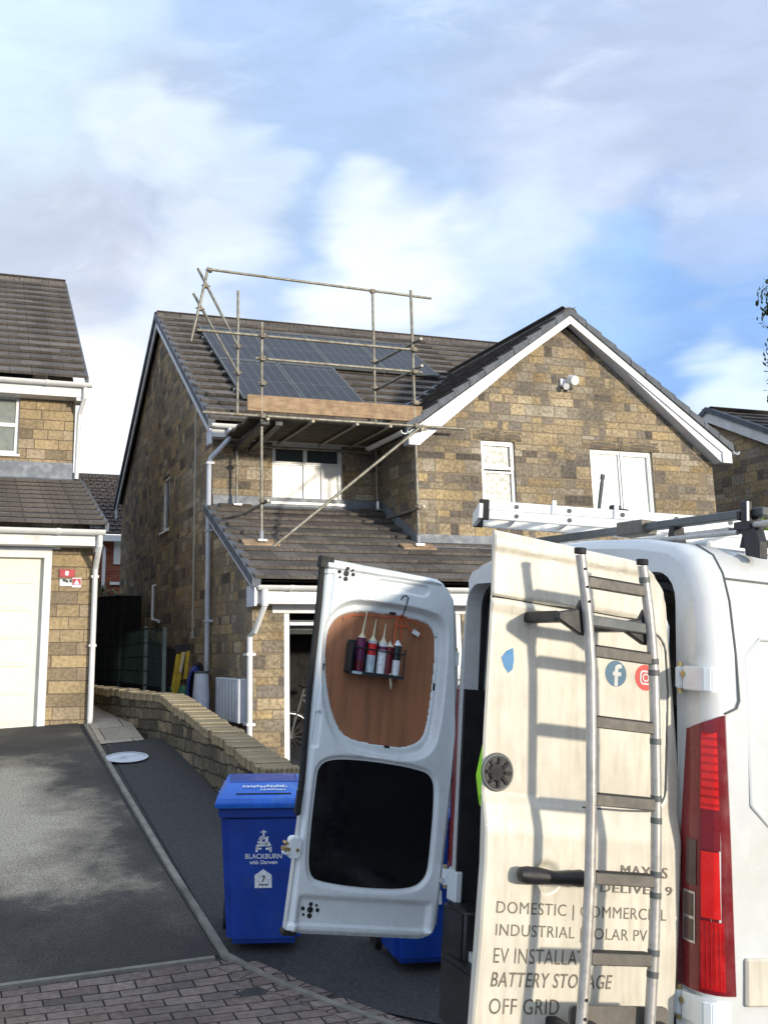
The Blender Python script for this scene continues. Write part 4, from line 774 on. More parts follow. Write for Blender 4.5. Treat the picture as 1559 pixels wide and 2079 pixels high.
# ================================================================== GARDEN WALL with coping
T_ = thing('garden_wall', 'low stone wall with pale coping stones along the dark path', 'wall', HF, (2.45, 12.6, -.95))
near = [(2.60, 8.85, -.93), (2.43, 12.62, -.455)]; far = [(2.43, 12.62, -.455), (2.24, 13.25, -.435), (1.98, 14.3, -.425), (1.80, 15.3, -.42), (1.66, 17, -.40)]
def wallrun(path, th_, h0, cop):
    mb = MB(); mc = MB()
    for i in range(len(path)-1):
        A, B = path[i], path[i+1]; n_ = max(1, int(hypot(B[0]-A[0], B[1]-A[1])/.5)); d = Vector((B[0]-A[0], B[1]-A[1])).normalized(); nn = Vector((d.y, -d.x))
        if nn.x < 0: nn = -nn
        a_ = lambda f: [A[j]+(B[j]-A[j])*f for j in range(3)]
        for k in range(n_):
            p, q_ = a_(k/n_), a_((k+1)/n_); z0 = min(gz(p[0]-.1, p[1]), gz(q_[0]-.1, q_[1]))-.5; th2 = th_
            P8 = [(p[0], p[1], z0), (q_[0], q_[1], z0), (q_[0]+nn.x*th2, q_[1]+nn.y*th2, z0), (p[0]+nn.x*th2, p[1]+nn.y*th2, z0), (p[0], p[1], p[2]-.09), (q_[0], q_[1], q_[2]-.09), (q_[0]+nn.x*th2, q_[1]+nn.y*th2, q_[2]-.09), (p[0]+nn.x*th2, p[1]+nn.y*th2, p[2]-.09)]
            mb.add(P8, [(3, 2, 1, 0), (4, 5, 6, 7), (0, 1, 5, 4), (1, 2, 6, 5), (2, 3, 7, 6), (3, 0, 4, 7)][::1])
        L_ = hypot(B[0]-A[0], B[1]-A[1]); n_ = int(L_/cop); rnd = random.Random(int(L_*100))
        for k in range(n_):
            p = Vector(a_(k/n_)); q_ = Vector(a_((k+.90)/n_)); z_ = rnd.uniform(-.012, .014); n3 = Vector((nn.x, nn.y, 0)); o_ = rnd.uniform(-.012, .012)
            mc.obox(p-n3*(.03+o_)+Vector((0, 0, -.095+z_)), q_-p, n3*(th_+.06+rnd.uniform(-.02, .02)), (0, 0, .095))
    return mb, mc
m1, c1 = wallrun(near, .26, .5, .115); m2, c2 = wallrun(far, .24, .5, .14)
def nrmfix(mb): return mb
for nm, mm, cc_ in (('wall_body', m1, c1), ('wall_body', m2, c2)):
    o = mm.build(nm, 'garden_stone', T_, HF); bm = bmesh.new(); bm.from_mesh(o.data); bmesh.ops.recalc_face_normals(bm, faces=bm.faces); bm.to_mesh(o.data); bm.free()
    cc_.build('coping', 'coping_stone', T_, HF, bevel=.010)
# railing on the far length of wall and dark timber fence behind
F_ = thing('mesh_fence', 'green mesh fence with grey posts on top of the far garden wall', 'fence', HF, (2.4, 13.0, -.42))
pts = [PB(322, 1400, 13.0), PB(284, 1402, 13.9), PB(232, 1398, 15.6)]; fb = [13.0, 13.9, 15.6]
ftop = [PB(319, 1279, 13.0)[1], PB(286, 1276, 13.9)[1], PB(247, 1288, 15.6)[1]]
PP = [Vector((pts[i][0]+.06, fb[i], 0)) for i in range(3)]+[Vector((2.15, 18.0, 0))]; ftop.append(ftop[-1]+.02)
for i in range(4):
    mb = MB(); mb.box((PP[i].x-.022, PP[i].y-.022, -.45), (PP[i].x+.022, PP[i].y+.022, ftop[i]+.03)); mb.build('post', ('post_green' if i < 2 else 'mesh_green'), F_, HF)
for i in range(3):
    mb = MB(); A, B = PP[i], PP[i+1]; n_ = int((B-A).length/.055)
    for k in range(1, n_): p = A.lerp(B, k/n_); zt = ftop[i]+(ftop[i+1]-ftop[i])*k/n_; mb.box((p.x-.0022, p.y-.0022, -.38), (p.x+.0022, p.y+.0022, zt))
    for f_ in (0, .25, .5, .75, 1.0): mb.bar((A.x, A.y, -.38+(ftop[i]+.38)*f_), (B.x, B.y, -.38+(ftop[i+1]+.38)*f_), .012, .02 if f_ in (0, 1) else .01)
    mb.build('mesh_panel', 'mesh_green', F_, HF)
F2 = thing('timber_fence', 'dark timber fence closing the alley between the houses', 'fence', HF, (2.6, 21, -.7))
mb = MB(); zt0, zt1 = PB(192, 1222, 21)[1], PB(243, 1209, 21)[1]
for k in range(13): x = 1.75+k*.15; mb.box((x, 21+.01*(k % 2), -1.2), (x+.146, 21.03, zt0+(zt1-zt0)*min(1, k/9)))
mb.build('boards', 'dark_fence', F2, HF); mb = MB(); mb.box((1.75, 21.04, zt0-.3), (3.7, 21.10, zt0-.2)); mb.box((1.75, 21.04, -.6), (3.7, 21.10, -.5)); mb.build('rail', 'dark_fence', F2, HF)
mb = MB(); mb.bar((1.7, 20.98, zt0+.02), (3.3, 20.98, zt1+.03), .10, .03); mb.build('capping', 'kerb_stone', F2, HF)
F3 = thing('timber_fence', 'low dark timber side fence in the alley behind the mesh fence', 'fence', HF, (3.0, 17.5, -.7))
mb = MB(); zt0 = PB(243, 1290, 20.5)[1]
for k in range(28): mb.box((3.52, 17.0+k*.13, -1.2), (3.55+.008*(k % 2), 17.126+k*.13, .05+k*.012))
mb.build('boards', 'dark_fence', F3, HF)
# ---- things leaning beside the house wall
yb = 15.6; gzz = -.95
Y_ = thing('step_ladder', 'yellow folding step ladder leaning by the house wall', 'ladder', HF, (3.25, 16, gzz))
def seg(px0, py0, px1, py1, b): A = PB(px0, py0, b); B = PB(px1, py1, b); return Vector((A[0], b, A[1])), Vector((B[0], b, B[1]))
for (q, mt_, wd) in (((349, 1412, 362, 1328), 'yellow', .05), ((357, 1412, 372, 1324), 'yellow', .06), ((376, 1378, 382, 1320), 'yellow', .05)):
    A, B = seg(*q, 15.2); mb = MB(); mb.bar(A, B, wd, .03, up=(0, 1, 0)); mb.build('stile', mt_, Y_, HF)
A, B = seg(366, 1365, 374, 1324, 15.17); mb = MB(); mb.bar(A, B, .03, .02, up=(0, 1, 0)); mb.build('stile', 'cream_nozzle', Y_, HF)
A, B = seg(356, 1318, 387, 1313, 15.2); mb = MB(); mb.bar(A, B, .10, .045, up=(0, 1, 0)); mb.build('top_cap', 'black_plastic', Y_, HF)
mb = MB()
for py in (1400, 1383, 1366, 1349): A, B = seg(352+(1412-py)*.14, py, 371+(1412-py)*.06, py, 15.3); mb.bar(A, B, .12, .03)
mb.build('tread', 'rubber', Y_, HF)
X1 = thing('hose_reel', 'blue and black hose coil standing against the house wall', 'hose', HF, (3.3, 14.9, gzz))
c = PB(391, 1402, 14.6); mb = MB()
for k in range(7): mb.tube([(c[0]+.03*k*.4, 14.6+.03*k, c[1]) + Vector((0, 0, 0)) if False else (c[0]+(.135+.004*k)*cos(t_*pi/12)*.55+.012*k, 14.55+.03*k, c[1]+(.27+.01*k)*sin(t_*pi/12)) for t_ in range(25)], .017, 6)
mb.build('hose', 'hose_blue', X1, HF, smooth=True)
mb = MB(); mb.tube([(c[0]+.10+.13*cos(t_*pi/12)*.6, 14.7, c[1]+.02+.33*sin(t_*pi/12)) for t_ in range(25)], .035, 8); mb.tube([(c[0]+.10, 14.7, c[1]-.3), (c[0]+.10, 14.7, c[1]-.6)], .03, 6); mb.build('reel', 'rubber', X1, HF, smooth=True)
X2 = thing('water_butt', 'small grey drum beside the blue hose coil', 'drum', HF, (3.4, 14.45, gzz)); c = PB(409, 1395, 14.4)
mb = MB(); mb.tube([(c[0], 14.4, c[1]-.55), (c[0], 14.4, c[1]-.1), (c[0], 14.4, c[1]+.18)], [.11, .115, .095], 18); mb.build('barrel', 'grey_pipe', X2, HF, smooth=True); mb = MB(); mb.tube([(c[0], 14.4, c[1]+.18), (c[0], 14.4, c[1]+.21)], .10, 18); mb.build('lid', 'grey_plastic', X2, HF, smooth=True)
X3 = thing('watering_can', 'green plastic watering can behind the garden wall', 'watering can', HF, (3.1, 15, gzz)); c = PB(374, 1398, 15)
mb = MB(); mb.tube([(c[0], 15, c[1]-.45), (c[0], 15, c[1]-.02), (c[0], 15, c[1]+.04)], [.10, .085, .05], 14); mb.build('body', 'green_plastic', X3, HF, smooth=True); mb = MB(); mb.tube([(c[0]-.08, 15, c[1]-.35), (c[0]-.2, 15, c[1]+.02)], [.022, .014], 8); mb.tube([(c[0]+.07, 15, c[1]-.3), (c[0]+.15, 15, c[1]-.12), (c[0]+.05, 15, c[1]+.02)], .012, 8); mb.build('spout', 'green_plastic', X3, HF, smooth=True)
# bicycle inside the dark garage (mostly hidden)
bk = thing('bicycle', 'bicycle standing in the dark garage, only a wheel showing', 'bicycle', HF, (4.5, 13.9, -1.45))
def wheel_ring(mb, c, r, rr_, axis='a', n=24): mb.tube([(c[0]+(r*cos(k*2*pi/n) if axis == 'a' else 0), c[1]+(r*cos(k*2*pi/n) if axis == 'b' else 0), c[2]+r*sin(k*2*pi/n)) for k in range(n+1)], rr_, 6, cap=False)
for cxx in (4.42, 5.45):
    mb = MB(); wheel_ring(mb, (cxx, 13.9, -1.08), .33, .02); mb.build('tyre', 'rubber', bk, HF)
    mb = MB()
    for k in range(14): mb.tube([(cxx, 13.9, -1.08), (cxx+.31*cos(k*2*pi/14), 13.9, -1.08+.31*sin(k*2*pi/14))], .003, 4)
    wheel_ring(mb, (cxx, 13.9, -1.08), .305, .009); mb.build('wheel', 'steel', bk, HF)
mb = MB()
for p, q in (((4.42, -1.08), (4.62, -.45)), ((4.60, -.55), (5.18, -.52)), ((4.60, -.6), (5.0, -1.12)), ((5.0, -1.12), (5.2, -.40)), ((5.0, -1.12), (5.45, -1.08)), ((5.18, -.55), (5.45, -1.08))): mb.tube([(p[0], 13.9, p[1]), (q[0], 13.9, q[1])], .016, 8)
mb.build('frame', 'grey_plastic', bk, HF); mb = MB(); mb.box((5.08, 13.84, -.40), (5.34, 13.96, -.35)); mb.build('saddle', 'rubber', bk, HF, bevel=.01); mb = MB(); mb.tube([(4.64, 13.6, -.42), (4.62, 13.9, -.45), (4.64, 14.2, -.42)], .013, 8); mb.build('handlebar', 'steel', bk, HF)
# ================================================================== WHEELIE BINS
def bin_(loc, rz_, label):
    T = thing('wheelie_bin', label, 'bin', WF, loc, rz_, group='blue wheelie bins'); F = T.matrix_world.copy(); F = WMAT[T.name]
    def bb(mb, x0, x1, y0, y1, X0, X1, Y0, Y1, z0, z1):
        mb.add([(x0, y0, z0), (x1, y0, z0), (x1, y1, z0), (x0, y1, z0), (X0, Y0, z1), (X1, Y0, z1), (X1, Y1, z1), (X0, Y1, z1)], [(3, 2, 1, 0), (4, 5, 6, 7), (0, 1, 5, 4), (1, 2, 6, 5), (2, 3, 7, 6), (3, 0, 4, 7)])
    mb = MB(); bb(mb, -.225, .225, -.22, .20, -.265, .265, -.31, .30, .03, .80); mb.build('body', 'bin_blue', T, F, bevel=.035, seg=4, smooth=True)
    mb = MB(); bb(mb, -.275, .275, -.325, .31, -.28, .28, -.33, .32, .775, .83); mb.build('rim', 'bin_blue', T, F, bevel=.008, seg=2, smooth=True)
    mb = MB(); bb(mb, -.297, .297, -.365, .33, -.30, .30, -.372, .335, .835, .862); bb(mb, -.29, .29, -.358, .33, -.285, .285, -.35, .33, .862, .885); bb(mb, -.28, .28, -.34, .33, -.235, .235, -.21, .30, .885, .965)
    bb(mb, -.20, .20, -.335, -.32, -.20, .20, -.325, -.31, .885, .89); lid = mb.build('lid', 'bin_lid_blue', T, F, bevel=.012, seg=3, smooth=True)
    mb = MB(); bb(mb, -.22, .22, -.18, .26, -.20, .20, -.16, .24, .966, .974); mb.build('lid_panel', 'bin_blue', lid, F, bevel=.003)
    d_ = Vector((0, .13, .08)).normalized()
    mb = MB(); rb = random.Random(3); nl = Vector((0, -.08, .13)).normalized()
    for row_, (xa, xb, hh_) in enumerate(((-.13, .15, .020), (-.02, .13, .013))):
        x_ = xa
        while x_ < xb: w_ = rb.uniform(.007, .018); o_ = Vector((x_, -.262, .9352)) + d_*(.012-.026*row_+rb.uniform(-.003, .003)); mb.add([o_, o_+Vector((w_, 0, 0)), o_+Vector((w_+rb.uniform(-.004, .004), 0, 0))+d_*hh_*rb.uniform(.6, 1.1), o_+d_*hh_*rb.uniform(.5, 1.1)], [(0, 1, 2, 3)]); x_ += w_+rb.uniform(.003, .008)
    mb.v = [v_+nl*.004 for v_ in mb.v]; mb.build('worn_print', 'print_white', lid, F, uvf=False)
    mb = MB(); bb(mb, -.17, .17, -.305, -.29, -.17, .17, -.300, -.284, .909, .915); mb.build('slot', 'rubber', lid, F)
    mb = MB(); mb.tube([(-.27, .34, .90), (.27, .34, .90)], .018, 10); mb.tube([(-.20, .30, .86), (-.20, .35, .90)], .018, 8); mb.tube([(.20, .30, .86), (.20, .35, .90)], .018, 8); mb.build('handle', 'bin_blue', T, F, smooth=True)
    for sx_ in (-.24, .24): mb = MB(); mb.tube([(sx_-.02, .24, .10), (sx_+.02, .24, .10)], .10, 20); mb.build('wheel', 'rubber', T, F, smooth=True)
    # crest, council name, numbered house sticker on the leaning front face
    fz = Vector((0, -.09, .77)).normalized(); fn_ = Vector((0, -.77, -.09)).normalized()
    def fp(x, z): return Vector((x, -.22-(z-.03)*.09/.77-.0015, z))
    mb = MB()
    def pl(poly): n0 = len(mb.v); mb.add([fp(x, z)+fn_*.0015 for x, z in poly], [tuple(range(len(poly)))])
    cx_ = .0
    pl([(cx_-.006, .66), (cx_+.006, .66), (cx_+.005, .70), (cx_-.005, .70)]); pl([(cx_-.018, .685), (cx_+.018, .685), (cx_+.018, .692), (cx_-.018, .692)])
    for (x0, x1, z0, z1, sk) in ((-.03, .03, .640, .652, .010), (-.038, .038, .622, .634, -.006), (-.045, .045, .602, .614, .004), (-.05, -.014, .585, .596, 0), (.012, .05, .583, .595, 0), (-.025, -.008, .612, .66, .006), (.010, .028, .606, .655, -.008), (-.05, -.036, .57, .60, 0), (.036, .05, .57, .60, 0)): pl([(x0, z0), (x1, z0+sk), (x1, z1+sk), (x0, z1)])
    pl([(-.014, .655), (0, .648), (.014, .655), (0, .668)])
    mb.build('crest', 'print_white', T, F, uvf=False)
    for (tx, sz, z_) in (('BLACKBURN', .040, .532), ('with Darwen', .032, .500)): mb = text_mb(tx, sz, frameT(fp(0, z_)+fn_*.0015, (1, 0, 0), fz, fn_), .0006, 1.0, bold=.0006); mb.build('lettering', 'print_white', T, F, uvf=False)
    mb = MB(); pl2 = [(-.055, .36), (.05, .36), (.05, .435), (-.002, .47), (-.055, .435)]; mb.add([fp(x, z)+fn_*.0015 for x, z in pl2], [tuple(range(5))]); st_ = mb.build('sticker', 'print_white', T, F, uvf=False)
    mb = text_mb('7', .055, frameT(fp(-.002, .395)+fn_*.003, (1, 0, 0), fz, fn_), .0004); mb.build('number', 'print_black', st_, F, uvf=False)
    mb = MB(); mb.add([fp(x, z)+fn_*.003 for x, z in ((-.03, .376), (.028, .376), (.028, .382), (-.03, .382))], [(0, 1, 2, 3)]); mb.build('line', 'print_black', st_, F, uvf=False)
    return T
def gzw(x, y): return gz(Vector((x, y, 0)).dot(UA), Vector((x, y, 0)).dot(VA))
bin_((-.235, 7.20, gzw(-.235, 7.08)), radians(2), 'blue wheelie bin standing left of the open van door')
bin_((.745, 6.98, gzw(.75, 6.9)), radians(9), 'blue wheelie bin mostly hidden behind the open van door')
# ================================================================== VAN (local x right, f forward, u up; origin mid rear at lower hinge height)
def rotm(ax, t_): return Matrix.Rotation(t_, 3, Vector(ax).normalized())
az, nose, roll = 1.261, .083, .033
F0 = Vector((sin(az), cos(az), 0)); X0 = Vector((cos(az), -sin(az), 0)); U0 = Vector((0, 0, 1))
R1 = rotm(X0, -nose); Fv = R1 @ F0; Uv = R1 @ U0; R2 = rotm(Fv, roll); Xv = R2 @ X0; Uv = R2 @ Uv
VO = Vector((.972, 4.57, -1.067+EYE)); VF = frameT(VO, Xv, Fv, Uv)
VT = bpy.data.objects.new('van', None); C.objects.link(VT); VT.matrix_world = VF @ Matrix.Translation((0, 2.6, -.98)); WMAT['van'] = VF @ Matrix.Translation((0, 2.6, -.98))
tag(VT, 'white high roof panel van seen from behind, both rear doors open', 'van')
CAMP = Vector((0, 0, EYE))
def VQ(px, py, ax_, val):
    inv = VF.inverted(); o = inv @ CAMP; d = inv.to_3x3() @ ray(px, py); return o + d*((val-o[ax_])/d[ax_])
HP = .87
def vprof(inset=0, du=0):
    P = [(.95, -.62), (.985, -.42), (1.0, -.2), (1.006, .1), (1.006, .5), (.998, .85), (.982, 1.10), (.958, 1.28), (.93, 1.375), (.885, 1.44), (.80, 1.482), (.60, 1.512), (.3, 1.53), (0, 1.535)]
    Q = []
    for x, u in P:
        k = inset; Q.append((max(0, x-k*(1 if u < 1.4 else .6)), u-(k if u > 1.3 else 0)*.9))
    return Q+[(-x, u) for x, u in Q[::-1][1:]]
mb = MB(); stn = [(.0, .045, 0), (.012, .018, 0), (.035, .002, 0), (.06, 0, 0), (.10, 0, 0), (1.5, 0, 0), (3.9, 0, 0)]
n = len(vprof()); 
for f_, ins, _ in stn: mb.v += [Vector((x, f_, u)) for x, u in vprof(ins)]
for i in range(len(stn)-1):
    for k in range(n-1): mb.f.append((i*n+k, i*n+k+1, (i+1)*n+k+1, (i+1)*n+k))
# cab and bonnet
cabs = [(3.9, 1.0, 1.535), (4.25, .97, 1.38), (4.75, .93, .86), (5.0, .92, .55), (5.35, .86, .42), (5.5, .78, .1), (5.5, .78, -.6)]
b0_ = len(mb.v)-n; last = b0_
for f_, sc, top in cabs[1:]:
    st_ = len(mb.v); mb.v += [Vector((x*sc, f_, -.62+(u+.62)*(top+.62)/(1.535+.62))) for x, u in vprof(0)]
    for k in range(n-1): mb.f.append((last+k, last+k+1, st_+k+1, st_+k))
    last = st_
mb.f = [f[::-1] for f in mb.f]
for v_ in mb.v: v_.x *= (.905 if v_.x < 0 else 1)
body = mb.build('body', 'van_white', VT, VF, smooth=True, uvf=False)
def opening(g=0):
    t_ = .033; P = []
    for s_ in (1, -1):
        c = [(.855, -.27), (.855-t_*1.0+.0, 1.20)]
        arc_ = arc(.855-t_*1.15-.11, 1.27, .11, 0, 90, 5)
        pts_ = [(.845, -.27), (.855, .0)]+[(x, u) for x, u in arc_]
        P.append([(s_*(x+g), u+(g if u > 1 else -g if u < 0 else 0)) for x, u in pts_])
    return P[0]+P[1][::-1]
mb = MB(); outer = vprof(.045); op = opening()
wallface(mb, outer, [op], lambda p, q, d: (p, .0+d, q), .12)
for v_ in mb.v: v_.x *= (.905 if v_.x < -.86 else .945 if v_.x < -.852 else 1)
for v_ in mb.v: v_.x = max(v_.x, -.91)
mb.build('rear_frame', 'van_white', VT, VF, uvf=False)
mb = MB(); o2 = opening(-.018); wallface(mb, opening(-.0), [o2], lambda p, q, d: (p, .08+d, q), .03); mb.build('door_seal', 'rubber', VT, VF, uvf=False)
mb = MB(); mb.add([(-.82, .2, -.28), (.82, .2, -.28), (.82, 3.2, -.28), (-.82, 3.2, -.28)], [(0, 1, 2, 3)]); mb.add([(.83, .15, -.28), (.83, 3.2, -.28), (.80, 3.2, 1.38), (.80, .15, 1.38)], [(0, 1, 2, 3)]); mb.add([(-.83, .15, -.28), (-.83, 3.2, -.28), (-.80, 3.2, 1.38), (-.80, .15, 1.38)], [(3, 2, 1, 0)]); mb.add([(-.8, .15, 1.38), (.8, .15, 1.38), (.8, 3.2, 1.38), (-.8, 3.2, 1.38)], [(3, 2, 1, 0)]); mb.add([(-.82, 3.2, -.28), (.82, 3.2, -.28), (.82, 3.2, 1.38), (-.82, 3.2, 1.38)], [(3, 2, 1, 0)])
mb.build('load_bay', 'load_floor', VT, VF)
mb = MB(); mb.tube([(.80, .14, -.2), (.80, .14, 1.1), (.76, .14, 1.30), (.62, .14, 1.355), (-.6, .14, 1.355)], .035, 8); mb.build('inner_trim', 'dark_trim', VT, VF, smooth=True)
mb = MB(); mb.prism([(-.812, .002), (-.812, 3.0), (-.792, 3.0), (-.792, .002)], -.27, .87, 2); mb.build('bay_dark_sheet', 'black_plastic', VT, VF)  # black sheet added on the left side only, for the bay's dark interior
# body seams and stampings on the side, roof ribs
def vbar(pts_, r_, nm, mt_): m_ = MB(); m_.tube(pts_, r_, 6); return m_.build(nm, mt_, VT, VF, smooth=True)
for s_ in (1, -1):
    vbar([(s_*.80, .10, 1.485), (s_*.886, .105, 1.442), (s_*.931, .108, 1.377), (s_*.96, .112, 1.28), (s_*.984, .117, 1.10), (s_*.998, .118, .95), (s_*1.0, .105, .925), (s_*1.0, .06, .905)], .0035, 'panel_seam', 'grey_plastic')
    vbar([(s_*.937, .11, 1.358), (s_*.937, 1.6, 1.358), (s_*.937, 3.8, 1.358)], .004, 'panel_seam', 'grey_plastic')
    for (f0, f1) in ((.155, 1.25), (1.45, 2.5)):
        P = [(f0+(f1-f0)*a_, u_) for a_, u_ in ((0, .62), (0, 1.1), (.06, 1.16), (.94, 1.16), (1, 1.1), (1, .62), (.94, .56), (.06, .56), (0, .62))]
        m_ = MB(); m_.tube([(s_*(1.006 if u_ < .9 else .978), f_, u_) for f_, u_ in P], .006, 6); m_.build('side_stamping', 'van_white', VT, VF, smooth=True)
    m_ = MB(); m_.prism([(.12, .02), (3.6, .02), (3.6, .16), (.12, .16)], s_*1.004, s_*1.022, 0); m_.build('side_rub_strip', 'van_dirty', VT, VF, bevel=.006)
for k in range(5): m_ = MB(); m_.box((-.55+k*.25, .35, 1.50), (-.45+k*.25, 3.6, 1.545)); m_.build('roof_rib', 'van_white', VT, VF, bevel=.01)
# bumper
mb = MB()
for s_ in (1, -.905): mb.prism([(s_*.70, -.03), (s_*.90, -.05), (s_*.985, .0), (s_*1.01, .12), (s_*.92, .14), (s_*.70, .10)], -.52, -.10, 2)
mb.prism([(-.78, -.07), (.78, -.07), (.78, .1), (-.78, .1)], -.60, -.31, 2)
mb.build('bumper', 'black_plastic', VT, VF, bevel=.02, seg=3, smooth=True)
for s_ in (1, -.91):
    m_ = MB(); m_.prism([(s_*.845, -.014), (s_*.93, -.02), (s_*1.008, .02), (s_*1.008, .075), (s_*.93, .06), (s_*.845, .02)], -.10, .035, 2); m_.build('corner_panel', 'van_inner_white', VT, VF, bevel=.006)
# tail lights: a lens wrapped round each rear corner
def lens(s_, u0, u1, t0, t1, proud, nm, mt_, par, nn=14):
    """t 0 = inner edge on the rear face, 1 = outer edge on the flank"""
    xi = lambda u: float(np.interp(u, [.04, .45, .56, .84], [.848, .858, .868, .892])); fo = lambda u: float(np.interp(u, [.05, .5, .9], [.075, .058, .036]))
    vs = []; NU = 16
    for j in range(NU+1):
        for i in range(nn+1):
            t_ = t0+(t1-t0)*i/nn; u = u0+(u1-u0)*j/NU
            if u1 > .83 and j == NU: u = u1-.06*(1-t_)
            path = [(xi(u), -.010), (.925, -.018), (.965, -.008), (.995, .018), (1.008, .045), (1.010, fo(u)+.012)]
            ds = [0]
            for a_ in range(5): ds.append(ds[-1]+hypot(path[a_+1][0]-path[a_][0], path[a_+1][1]-path[a_][1]))
            q = t_*ds[-1]; x = float(np.interp(q, ds, [p_[0] for p_ in path])); f_ = float(np.interp(q, ds, [p_[1] for p_ in path]))
            cx_, cf_ = .9, .09; dd = Vector((x-cx_, f_-cf_)).normalized(); vs.append((s_*(x+dd.x*proud), f_+dd.y*proud, u))
    fs = [(j*(nn+1)+i, j*(nn+1)+i+1, (j+1)*(nn+1)+i+1, (j+1)*(nn+1)+i) for j in range(NU) for i in range(nn)]
    if s_ < 0: fs = [f[::-1] for f in fs]
    # close with a backing so that it has depth
    if proud > 0: nv = 0
    nv = len(vs); vs += [(x*.975, f_+.03, u) for x, f_, u in vs]; ring = [i for i in range(nn)]+[j*(nn+1)+nn for j in range(NU)]+[NU*(nn+1)+i for i in range(nn, 0, -1)]+[j*(nn+1) for j in range(NU, 0, -1)]
    if proud == 0: fs += [(ring[k], ring[(k+1) % len(ring)], ring[(k+1) % len(ring)]+nv, ring[k]+nv)[::(-1 if s_ > 0 else 1)] for k in range(len(ring))]
    if s_ < 0: vs = [(x*.905, f_, u) for x, f_, u in vs]
    mb = MB(); mb.add(vs, fs); return mb.build(nm, mt_, par, VF, smooth=True, uvf=False)
for s_ in (1, -1):
    tl = lens(s_, .048, .900, 0 if s_ > 0 else .42, 1, 0, 'tail_light', 'lamp_red_dark', VT)
    lens(s_, .60, .855, .50, .82, .003, 'reflector', 'lamp_red_bright', tl)
    for k in range(9): lens(s_, .61+k*.026, .618+k*.026, .49, .83, .0045, 'reflector_rib', 'lamp_red', tl, 4)
    lens(s_, .27, .47, .52, .80, .002, 'brake_lens', 'lamp_red_bright', tl); lens(s_, .06, .262, .50, .84, .003, 'lower_lens', 'lamp_red', tl)
    lens(s_, .475, .60, .50, .82, .0035, 'dark_lens', 'lamp_red_dark', tl)
    for k in range(5): lens(s_, .068, .258, .53+k*.06, .545+k*.06, .0042, 'lens_rib', 'lamp_red_bright', tl, 2)
    if s_ < 0: continue
    lens(s_, .36, .50, .22, .44, .003, 'indicator', 'lamp_smoke', tl); lens(s_, .185, .34, .15, .42, .003, 'reverse_frame', 'steel', tl); lens(s_, .192, .255, .19, .39, .0045, 'reverse_lens', 'lamp_smoke', tl); lens(s_, .265, .332, .19, .39, .0045, 'reverse_lens', 'lamp_smoke', tl)
# hinges
for s_ in (1, -1):
    for uh in (1.011, -.005):
        m_ = MB(); m_.prism([(s_*.895, -.030), (s_*1.0, -.030), (s_*1.022, -.012), (s_*1.022, .020), (s_*.97, .012), (s_*.895, -.012)], uh-.040, uh+.040, 2); m_.tube([(s_*.872, -.02, uh-.036), (s_*.872, -.02, uh+.036)], .017, 10)
        h_ = m_.build('door_hinge', 'van_inner_white', VT, VF, bevel=.004, seg=2)
        m_ = MB(); m_.tube([(s_*.872, -.02, uh-.052), (s_*.872, -.02, uh+.052)], .009, 8); m_.tube([(s_*.90, -.034, uh+.012), (s_*.90, -.02, uh+.012)], .011, 8); m_.build('hinge_pin', 'brass', h_, VF, smooth=True)
# wheels
for s_ in (1, -1):
    for f_ in (.95, 4.45):
        m_ = MB(); m_.tube([(s_*.76, f_, -.62), (s_*.80, f_, -.62), (s_*.96, f_, -.62), (s_*.985, f_, -.62)], [.32, .345, .345, .31], 32); wh = m_.build('wheel', 'rubber', VT, VF, smooth=True)
        m_ = MB(); m_.tube([(s_*.93, f_, -.62), (s_*.995, f_, -.62)], [.21, .19], 24); m_.build('rim', 'steel', wh, VF, smooth=True)
m_ = MB(); m_.box((-.92, .3, -.66), (.92, 5.3, -.40)); m_.build('underbody', 'black_plastic', VT, VF)
m_ = MB(); m_.add([(-.86, 4.28, 1.30), (.86, 4.28, 1.30), (.84, 4.72, .90), (-.84, 4.72, .90)], [(0, 1, 2, 3)]); m_.v = [v+Vector((0, .02, .02)) for v in m_.v]; m_.build('windscreen', 'dark_glass', VT, VF)
for s_ in (1, -1): m_ = MB(); m_.prism([(3.75, .55), (4.7, .55), (4.35, 1.1), (3.75, 1.1)], s_*.99, s_*1.006, 0); m_.build('side_window', 'dark_glass', VT, VF); m_ = MB(); m_.prism([(4.6, .45), (4.72, .45), (4.7, .85), (4.6, .85)], s_*1.05, s_*1.22, 0); m_.build('mirror', 'black_plastic', VT, VF, bevel=.02)
# ---------------- rear doors
def dpt(n_, c, f_, u):
    sd = 1 if n_ == 'R' else -1; th_ = -1.63 if n_ == 'R' else 4.729; base = Vector((sd*HP, 0, 0)); ax_ = Vector((-sd*.033, .008, 1))
    return base + rotm(ax_, -sd*th_) @ (Vector((c, f_, u))-base)
def DF(n_):
    o = dpt(n_, 0, 0, 0); return VF @ frameT(o, dpt(n_, 1, 0, 0)-o, dpt(n_, 0, 1, 0)-o, dpt(n_, 0, 0, 1)-o)
RF, LF = DF('R'), DF('L')
cLk = ([-.29, -.08, .37, .545, .74, 1.2, 1.404], [.085, .088, .092, .084, .075, .068, .058]); cRk = ([-.29, -.07, .49, .647, .967, 1.247, 1.404], [.832, .836, .848, .846, .808, .772, .745])
cL = lambda u: float(np.interp(u, *cLk)); cR = lambda u: float(np.interp(u, *cRk))
def utop(t_): return 1.404-.02*t_-(.13*(1-sqrt(max(0, 1-((t_-.80)/.20)**2))) if t_ > .80 else 0)
def ubot(t_): return -.29+(.07*(1-sqrt(max(0, 1-((t_-.86)/.14)**2))) if t_ > .86 else 0)
